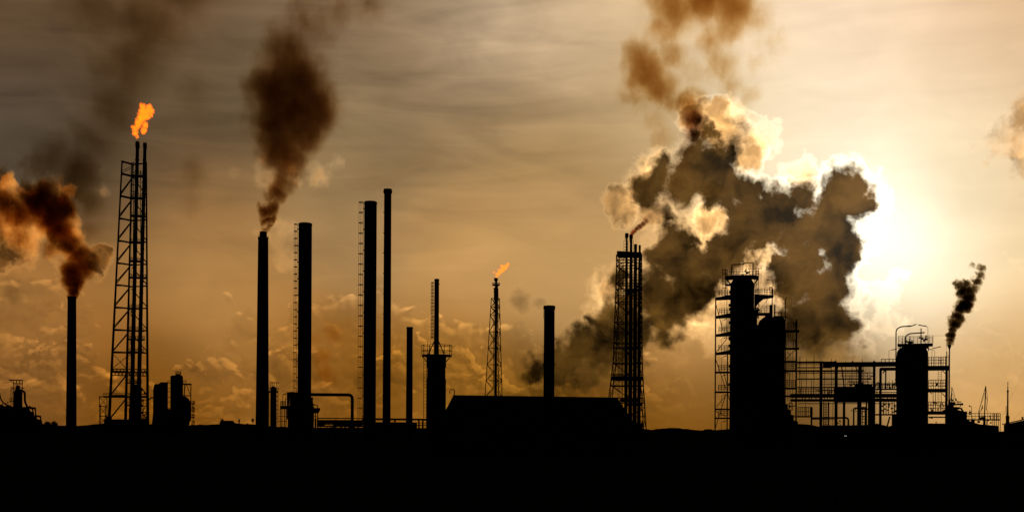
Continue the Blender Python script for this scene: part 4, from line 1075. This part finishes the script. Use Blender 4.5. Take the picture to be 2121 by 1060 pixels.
# ================================================================ harbour cranes, mast, hall, cables
def crane(label, pts_list, bx, D):
    t = T('harbour_crane', label, 'crane', bx, D, 'harbour cranes in the distance')
    names = ('tower', 'jib', 'rigging')
    for nm, segs in zip(names, pts_list):
        m = t.part(nm, 'steel')
        for (a, b, r_) in segs: m.path([(a[0], 0, a[1]), (b[0], 0, b[1])], r_, 6)
        if nm == 'tower': m.box(bx - 3, bx + 2.5, segs[0][0][1] - 4, t.ground + 2, -3, 3)
        m.done()
crane('small far harbour crane peeping over the pumps beside the thin flare pipe', (
    [((1970, 850), (1971, 806), .9)], [((1971, 801), (1977.5, 820), .5), ((1971, 808), (1966.5, 840), .6), ((1971, 801), (1971, 806), .9)],
    [((1977.5, 820), (1975, 826), .4), ((1971, 812), (1975, 822), .4), ((1975, 822), (1974, 838), .35)]), 1971, 1200)
crane('larger far harbour crane with raised jib over the railed walkway', (
    [((2038.5, 868), (2041, 812), 1.3)], [((2041.3, 799), (2027.5, 850), .7), ((2041.3, 799), (2041, 814), 1.2), ((2027.5, 850), (2029, 868), 1.3), ((2034, 838), (2035, 846), .9), ((2034.5, 842), (2031, 852), .9)],
    [((2041.3, 801), (2045.5, 822), .4), ((2045.5, 822), (2042.5, 848), .6), ((2042.5, 846), (2046, 853), .5), ((2041, 815), (2045, 835), .4), ((2033, 835), (2040, 812), .3)]), 2039, 1150)
t = T('radio_mast', 'slim distant mast with a stepped base at far right', 'mast', 2087, 1100)
m = t.part('shaft', 'steel'); m.lathe(2087, [(864, 2.2), (840, 1.6), (812, 1.5), (810, 1.7), (808, 1.1), (800, .9), (798, .6), (789.5, .35)], 12); m.done()
m = t.part('antenna', 'steel'); m.box(2085.6, 2088.6, 793, 794.4, -1, 1); m.box(2084.9, 2089.2, 808, 811, -1.4, 1.4); m.bar((2083.8, 0, 866), (2083.8, 0, 840), .5, 5); m.done()
m = t.part('base', 'concrete'); m.lathe(2086.8, [(t.ground, 5.5), (876, 5), (874, 3.6), (862, 4.2), (860, 2.6)], 14); m.done()

t = T('storage_hall', 'low hall with a shallow pitched roof and small ridge vent at the right edge', 'building', 2120, 180)
g_ = t.ground
m = t.part('wall', 'concrete'); m.prism([(2079, g_), (2079, 879), (2122, 869.4), (2165, 879), (2165, g_)], -10, 60); m.done()
m = t.part('roof', 'roof')
m.prism([(2075.5, 878.8), (2122, 868.2), (2168, 878.8), (2168, 877.4), (2122, 866.8), (2075.5, 877.4)], -12, 62); ro = m.done()
m = t.part('ridge_vent', 'steel', ro); m.box(2116, 2119.5, 863.6, 869, 0, 6); m.box(2115, 2120.5, 862.8, 864, -1, 7); m.done()
for lab, pts in (('upper thin cable slanting down from the right edge toward the far mast', [(2200, 630), (2150, 713), (2121, 767), (2098, 812), (2076, 860)]),
                 ('lower thin cable slanting down to the low hall at the right edge', [(2210, 735), (2150, 810), (2121, 844), (2100, 868), (2094, 876)])):
    t = T('cable', lab, 'cable', 2120, 600, 'thin cables at the right edge')
    m = t.part('wire', 'steel'); m.path([(x, 0, q) for x, q in pts], .13, 4); m.done()

# lit lamp low in the dark yard
lm = bpy.data.materials.new('lit_lamp'); lm.use_nodes = True; q_ = NT(lm.node_tree)
b_ = lm.node_tree.nodes['Principled BSDF']; b_.inputs['Emission Color'].default_value = (1, .85, .65, 1); b_.inputs['Emission Strength'].default_value = 1.2
lm.node_tree.links.new(q_.mix(q_.noise(q_.new('ShaderNodeTexCoord').outputs['Object'], 4.0), (.5, .45, .4, 1), (.7, .65, .6, 1)), b_.inputs['Base Color'])
t = T('yard_lamp', 'tiny lit yard lamp low in the darkness under the pipe rack', 'lamp', 1751, 120)
t.part('post', 'steel').bar((1751, 0, t.ground), (1751, 0, 903.5), .5, 6).done()
t.part('lamp_head', 'steel').box(1747.5, 1755, 900.2, 901.6, -1.5, 1.5).done()
m = t.part('bulb', lm); m.box(1749.2, 1750.1, 901.6, 902.6, -.6, .6); m.box(1751.8, 1753.4, 901.6, 902.4, -.6, .6); m.done()

# ================================================================ smoke and flames
def hull(t, name, pts, grow, vox, m):
    bm = bmesh.new()
    for p in pts:
        c = t.pt((p[0], p[4] if len(p) > 4 else 0, p[1])); r_ = p[2] * grow * t.s
        bmesh.ops.create_icosphere(bm, subdivisions=2, radius=r_, matrix=Matrix.Translation(c))
    # stepping stones so that the union is one body
    for a, b in zip(pts, pts[1:]):
        ca, cb = t.pt((a[0], a[4] if len(a) > 4 else 0, a[1])), t.pt((b[0], b[4] if len(b) > 4 else 0, b[1]))
        for k in (.33, .66):
            bmesh.ops.create_icosphere(bm, subdivisions=2, radius=(a[2] * (1 - k) + b[2] * k) * .8 * grow * t.s, matrix=Matrix.Translation(ca.lerp(cb, k)))
    me = bpy.data.meshes.new(name); bm.to_mesh(me); bm.free()
    tmp = bpy.data.objects.new('tmp', me); COL.objects.link(tmp)
    md = tmp.modifiers.new('r', 'REMESH'); md.mode = 'VOXEL'; md.voxel_size = vox * t.s
    dg = bpy.context.evaluated_depsgraph_get(); dg.update()
    me2 = bpy.data.meshes.new_from_object(tmp.evaluated_get(dg)); me2.name = name
    bpy.data.objects.remove(tmp)
    me2.materials.clear(); me2.materials.append(m)
    for pl in me2.polygons: pl.use_smooth = True
    o = bpy.data.objects.new(name, me2); COL.objects.link(o)
    return o
def smoke(name, label, cat, bx, D, pts, dens, absorb, warp_px, noise_px, thr=.35, gain=2.4, vox=4, grow=1.5, step=1.0, emit=None, contrast=1.0, detail=4.0, group=None, fine=.5):
    """pts: (x, row, radius, weight, depth) blobs of smoke; density is optical depth per photo pixel"""
    t = T('anchor', 'x', 'x', bx, D); loc = t.o.location.copy(); rz = t.o.rotation_euler.z; bpy.data.objects.remove(t.o)
    class Q: pass
    m = bpy.data.materials.new(name + '_volume'); m.use_nodes = True; nt = m.node_tree; nt.nodes.clear(); k = NT(nt)
    oc = k.new('ShaderNodeTexCoord').outputs['Object']
    on = k.v('MULTIPLY', oc, (1, .3, .85))
    wv = k.noise(on, 1 / (noise_px * t.s), detail, .6, 0, '3D', col=True)
    pw = k.v('ADD', oc, k.v('SCALE', k.v('SUBTRACT', wv, (.5, .5, .5)), scale=2 * warp_px * t.s))
    acc = None
    for p in pts:
        c = t.pt((p[0], p[4] if len(p) > 4 else 0, p[1])); w = p[3] if len(p) > 3 else 1.0
        q = k.mr(k.v('DISTANCE', pw, tuple(c)), 0, p[2] * 1.35 * t.s, w, 0)
        acc = q if acc is None else k.m('SMOOTH_MAX', acc, q, .12)
    fn = k.noise(k.v('MULTIPLY', pw, (1, .3, .85)), 1 / (noise_px * .5 * t.s), detail + 1, .62)
    f = k.m('ADD', acc, k.m('MULTIPLY', k.m('SUBTRACT', fn, .5), fine * contrast))
    d = k.m('MULTIPLY', k.m('MULTIPLY', k.m('SUBTRACT', f, thr), gain, clamp=True), acc)
    d = k.m('MULTIPLY', d, dens / t.s)
    if emit is None:
        va = k.new('ShaderNodeVolumeAbsorption'); va.inputs['Color'].default_value = (*absorb, 1); nt.links.new(d, va.inputs['Density']); outp = va.outputs[0]
    else:
        em = k.new('ShaderNodeEmission'); em.inputs['Color'].default_value = (*emit, 1); nt.links.new(d, em.inputs['Strength'])
        va = k.new('ShaderNodeVolumeAbsorption'); va.inputs['Color'].default_value = (*absorb, 1); nt.links.new(k.m('MULTIPLY', d, .8), va.inputs['Density'])
        ad = k.new('ShaderNodeAddShader'); nt.links.new(em.outputs[0], ad.inputs[0]); nt.links.new(va.outputs[0], ad.inputs[1]); outp = ad.outputs[0]
    out = k.new('ShaderNodeOutputMaterial'); nt.links.new(outp, out.inputs['Volume'])
    m.cycles.volume_step_rate = step
    o = hull(t, name, pts, grow, vox, m); o.location = loc; o.rotation_euler.z = rz
    o['label'] = label; o['category'] = cat
    if group: o['group'] = group
    return o
BR = (.80, .58, .30)      # colour that survives thin smoke: warm brown
smoke('smoke_plume', 'brown smoke curling up and left from the far-left stack', 'smoke', 147.5, 420,
      [(148, 613, 8, 4), (149, 604, 11, 3.6), (150, 594, 16, 2.6), (152, 580, 27, 1.6), (152, 562, 36, 1.3), (170, 552, 34, 1.0), (188, 538, 22, .6), (100, 520, 34, .5), (40, 500, 50, .45), (160, 528, 32), (140, 505, 34), (120, 480, 42), (105, 450, 50), (122, 430, 42), (80, 425, 50), (60, 405, 34, .8), (40, 450, 48, .75), (10, 430, 50, .65), (-20, 400, 50, .6), (0, 380, 40, .5), (-50, 430, 55, .5), (90, 395, 34, .7), (150, 400, 50, .4), (60, 350, 50, .3), (-20, 470, 60, .5)],
      0.16, (.60, .42, .14), 16, 34, thr=0.18, vox=4, step=.5, fine=.7)
smoke('smoke_plume', 'broad faint brown smoke drifting up the sky behind the largest flame', 'smoke', 200, 520,
      [(185, 480, 40, .7), (180, 420, 55, .8), (160, 360, 75, .85), (110, 330, 70, .7), (190, 300, 80, .6), (230, 220, 95, .6), (260, 130, 110, .62), (300, 40, 120, .6), (200, 20, 110, .5), (360, -60, 130, .6), (400, 180, 80, .35), (400, 350, 55, .5), (395, 410, 40, .45)],
      .055, (.57, .46, .28), 40, 95, thr=.10, gain=1.2, vox=8, step=.8, fine=.6)
smoke('smoke_plume', 'tall dark brown smoke column widening above the stepped-tip stack', 'smoke', 545, 330,
      [(546, 478, 6, 6), (547, 468, 9, 5.5), (550, 452, 14, 4.6), (555, 430, 20, 3.4), (567, 402, 26, 2.4), (580, 378, 38, 1.2), (590, 352, 46, 1.0), (592, 325, 58, 1.05), (578, 295, 68), (620, 270, 64), (565, 250, 72), (610, 225, 92), (640, 215, 80), (570, 190, 82), (610, 165, 92, .85), (590, 120, 88, .7), (600, 80, 84, .5), (650, 50, 66, .5), (620, 20, 70, .45), (700, 10, 60, .5), (760, -10, 70, .45), (650, -50, 80, .5)],
      .066, (.58, .42, .20), 34, 58, thr=0.12, gain=1.8, vox=6, step=.6, fine=.7)
smoke('smoke_wisp', 'orange brown smoke wisp hanging low between the two broad caged stacks', 'smoke', 690, 420,
      [(650, 700, 30, .7), (690, 690, 34, .9), (720, 672, 24, .6), (668, 740, 34, .9), (670, 775, 34), (690, 785, 22, .8), (655, 790, 20, .8)],
      .036, (.92, .72, .30), 16, 40, thr=.2, gain=1.6, vox=5, step=.7)
smoke('smoke_plume', 'thin reddish smoke streaming off the four-riser tower up the cloud face', 'smoke', 1310, 300,
      [(1306, 485, 4, 4), (1309, 481, 5, 4), (1313, 477, 5, 4), (1318, 473, 5.5, 4), (1323, 468, 6, 3.6), (1329, 463, 6.5, 3), (1336, 457, 8, 1.6), (1345, 448, 16, .45), (1365, 432, 22, .4), (1385, 410, 30, .4), (1400, 380, 36, .35), (1410, 345, 36, .35), (1420, 310, 34, .4), (1432, 275, 34, .65), (1432, 250, 32, .8)],
      .15, (.40, .22, .12), 7, 14, thr=0.17, gain=2.0, vox=3, step=.5, fine=.6)
smoke('smoke_plume', 'orange brown smoke puffs high above the bright top of the dark cloud', 'smoke', 1400, 380,
      [(1430, 236, 30, .9), (1412, 214, 38, 1.2), (1385, 208, 34, 1.1), (1440, 200, 34, .7), (1360, 180, 50, 1.15), (1335, 150, 56, 1.25), (1318, 115, 50, 1.0), (1310, 200, 50, .6), (1385, 115, 44, .8), (1370, 60, 56, .7), (1395, 20, 70, .9), (1460, -10, 84), (1510, 15, 74, .95), (1380, -20, 70, .9), (1505, 60, 58, .75), (1470, 90, 54, .62), (1490, 140, 56, .6), (1510, 180, 50, .6), (1545, 200, 44, .5), (1550, 40, 60, .55), (1370, 285, 46, .55), (1355, 250, 44, .5), (1595, 95, 60, .36), (1560, 140, 50, .36), (1430, 150, 50, .4)],
      .055, (.74, .57, .26), 28, 36, thr=0.14, gain=1.9, vox=5, step=.5, fine=.85)
smoke('smoke_plume', 'small ragged black smoke blown right from the thin flare pipe', 'smoke', 1966, 185,
      [(1966, 712, 6.6, 1.3), (1967, 704, 9.2, 1.3), (1969, 694, 11.9, 1.2), (1971, 683, 11.9), (1976, 670, 17.2), (1982, 655, 17.2, .9), (1988, 660, 13.2, .8), (1988, 640, 17.2), (1998, 632, 21.1), (2002, 618, 19.8, .95), (1994, 605, 19.8, .9), (2006, 604, 17.2, .85), (1986, 592, 15.8, .7), (1999, 590, 14.5, .8), (1978, 588, 11.9, .6), (2014, 600, 15.8, .7), (2022, 585, 15.8, .7), (2028, 572, 14.5, .65), (2030, 558, 13.2, .6), (2012, 553, 10.6, .45)],
      .48, (.34, .26, .12), 8, 13, thr=0.20, gain=3.0, vox=1.6, step=.4, fine=1.3, detail=5)
smoke('smoke_puff', 'tiny faint grey smoke puff above the ground left of the small braced frame', 'smoke', 193, 420,
      [(193, 862, 8, .8), (195, 856, 7, .7), (191, 868, 6, .6)], .05, (.5, .42, .3), 3, 8, thr=.25, vox=1.5, step=.6)
FL = 'flames of the flare towers'
smoke('flame', 'large orange yellow flame burning above the tallest flare tower', 'flame', 282, 430,
      [(281, 283, 5), (277, 276, 8), (275, 266, 8.5), (281, 262, 8), (284, 254, 10), (295, 268, 8), (293, 273, 6), (298, 258, 9), (290, 244, 12), (300, 240, 10), (293, 231, 12), (302, 228, 10), (292, 220, 9), (305, 221, 9), (311, 228, 8), (309, 236, 6), (280, 249, 6, .8), (283, 236, 5, .7)],
      .20, (.2, .15, .1), 5.0, 6.0, thr=.24, gain=4.0, vox=1.4, step=.4, emit=(2.2, .33, .006), fine=1.0, detail=5, grow=1.35, group=FL)
smoke('flame', 'small orange flame blown right above the slender flare mast', 'flame', 1026, 400,
      [(1027, 573, 3), (1029, 568, 5), (1034, 564, 5), (1032, 560, 4), (1039, 559, 6), (1044, 554, 6), (1038, 551, 4.4), (1049, 549, 5), (1050, 546, 3.6), (1022, 564, 4, .6)],
      .30, (.2, .15, .1), 2.8, 4.0, thr=.24, gain=4.0, vox=.9, step=.4, emit=(2.2, .33, .006), fine=.9, detail=4, grow=1.35, group=FL)
smoke('flame', 'tiny deep red flame at the lip of the four-riser tower', 'flame', 1305, 298,
      [(1306, 484, 3), (1309, 480, 3.4), (1312, 477, 3.2)], .2, (.6, .3, .2), 1.4, 3, thr=.4, gain=3, vox=.7, step=.5, emit=(.45, .012, .006), fine=.7, grow=1.3, group=FL)
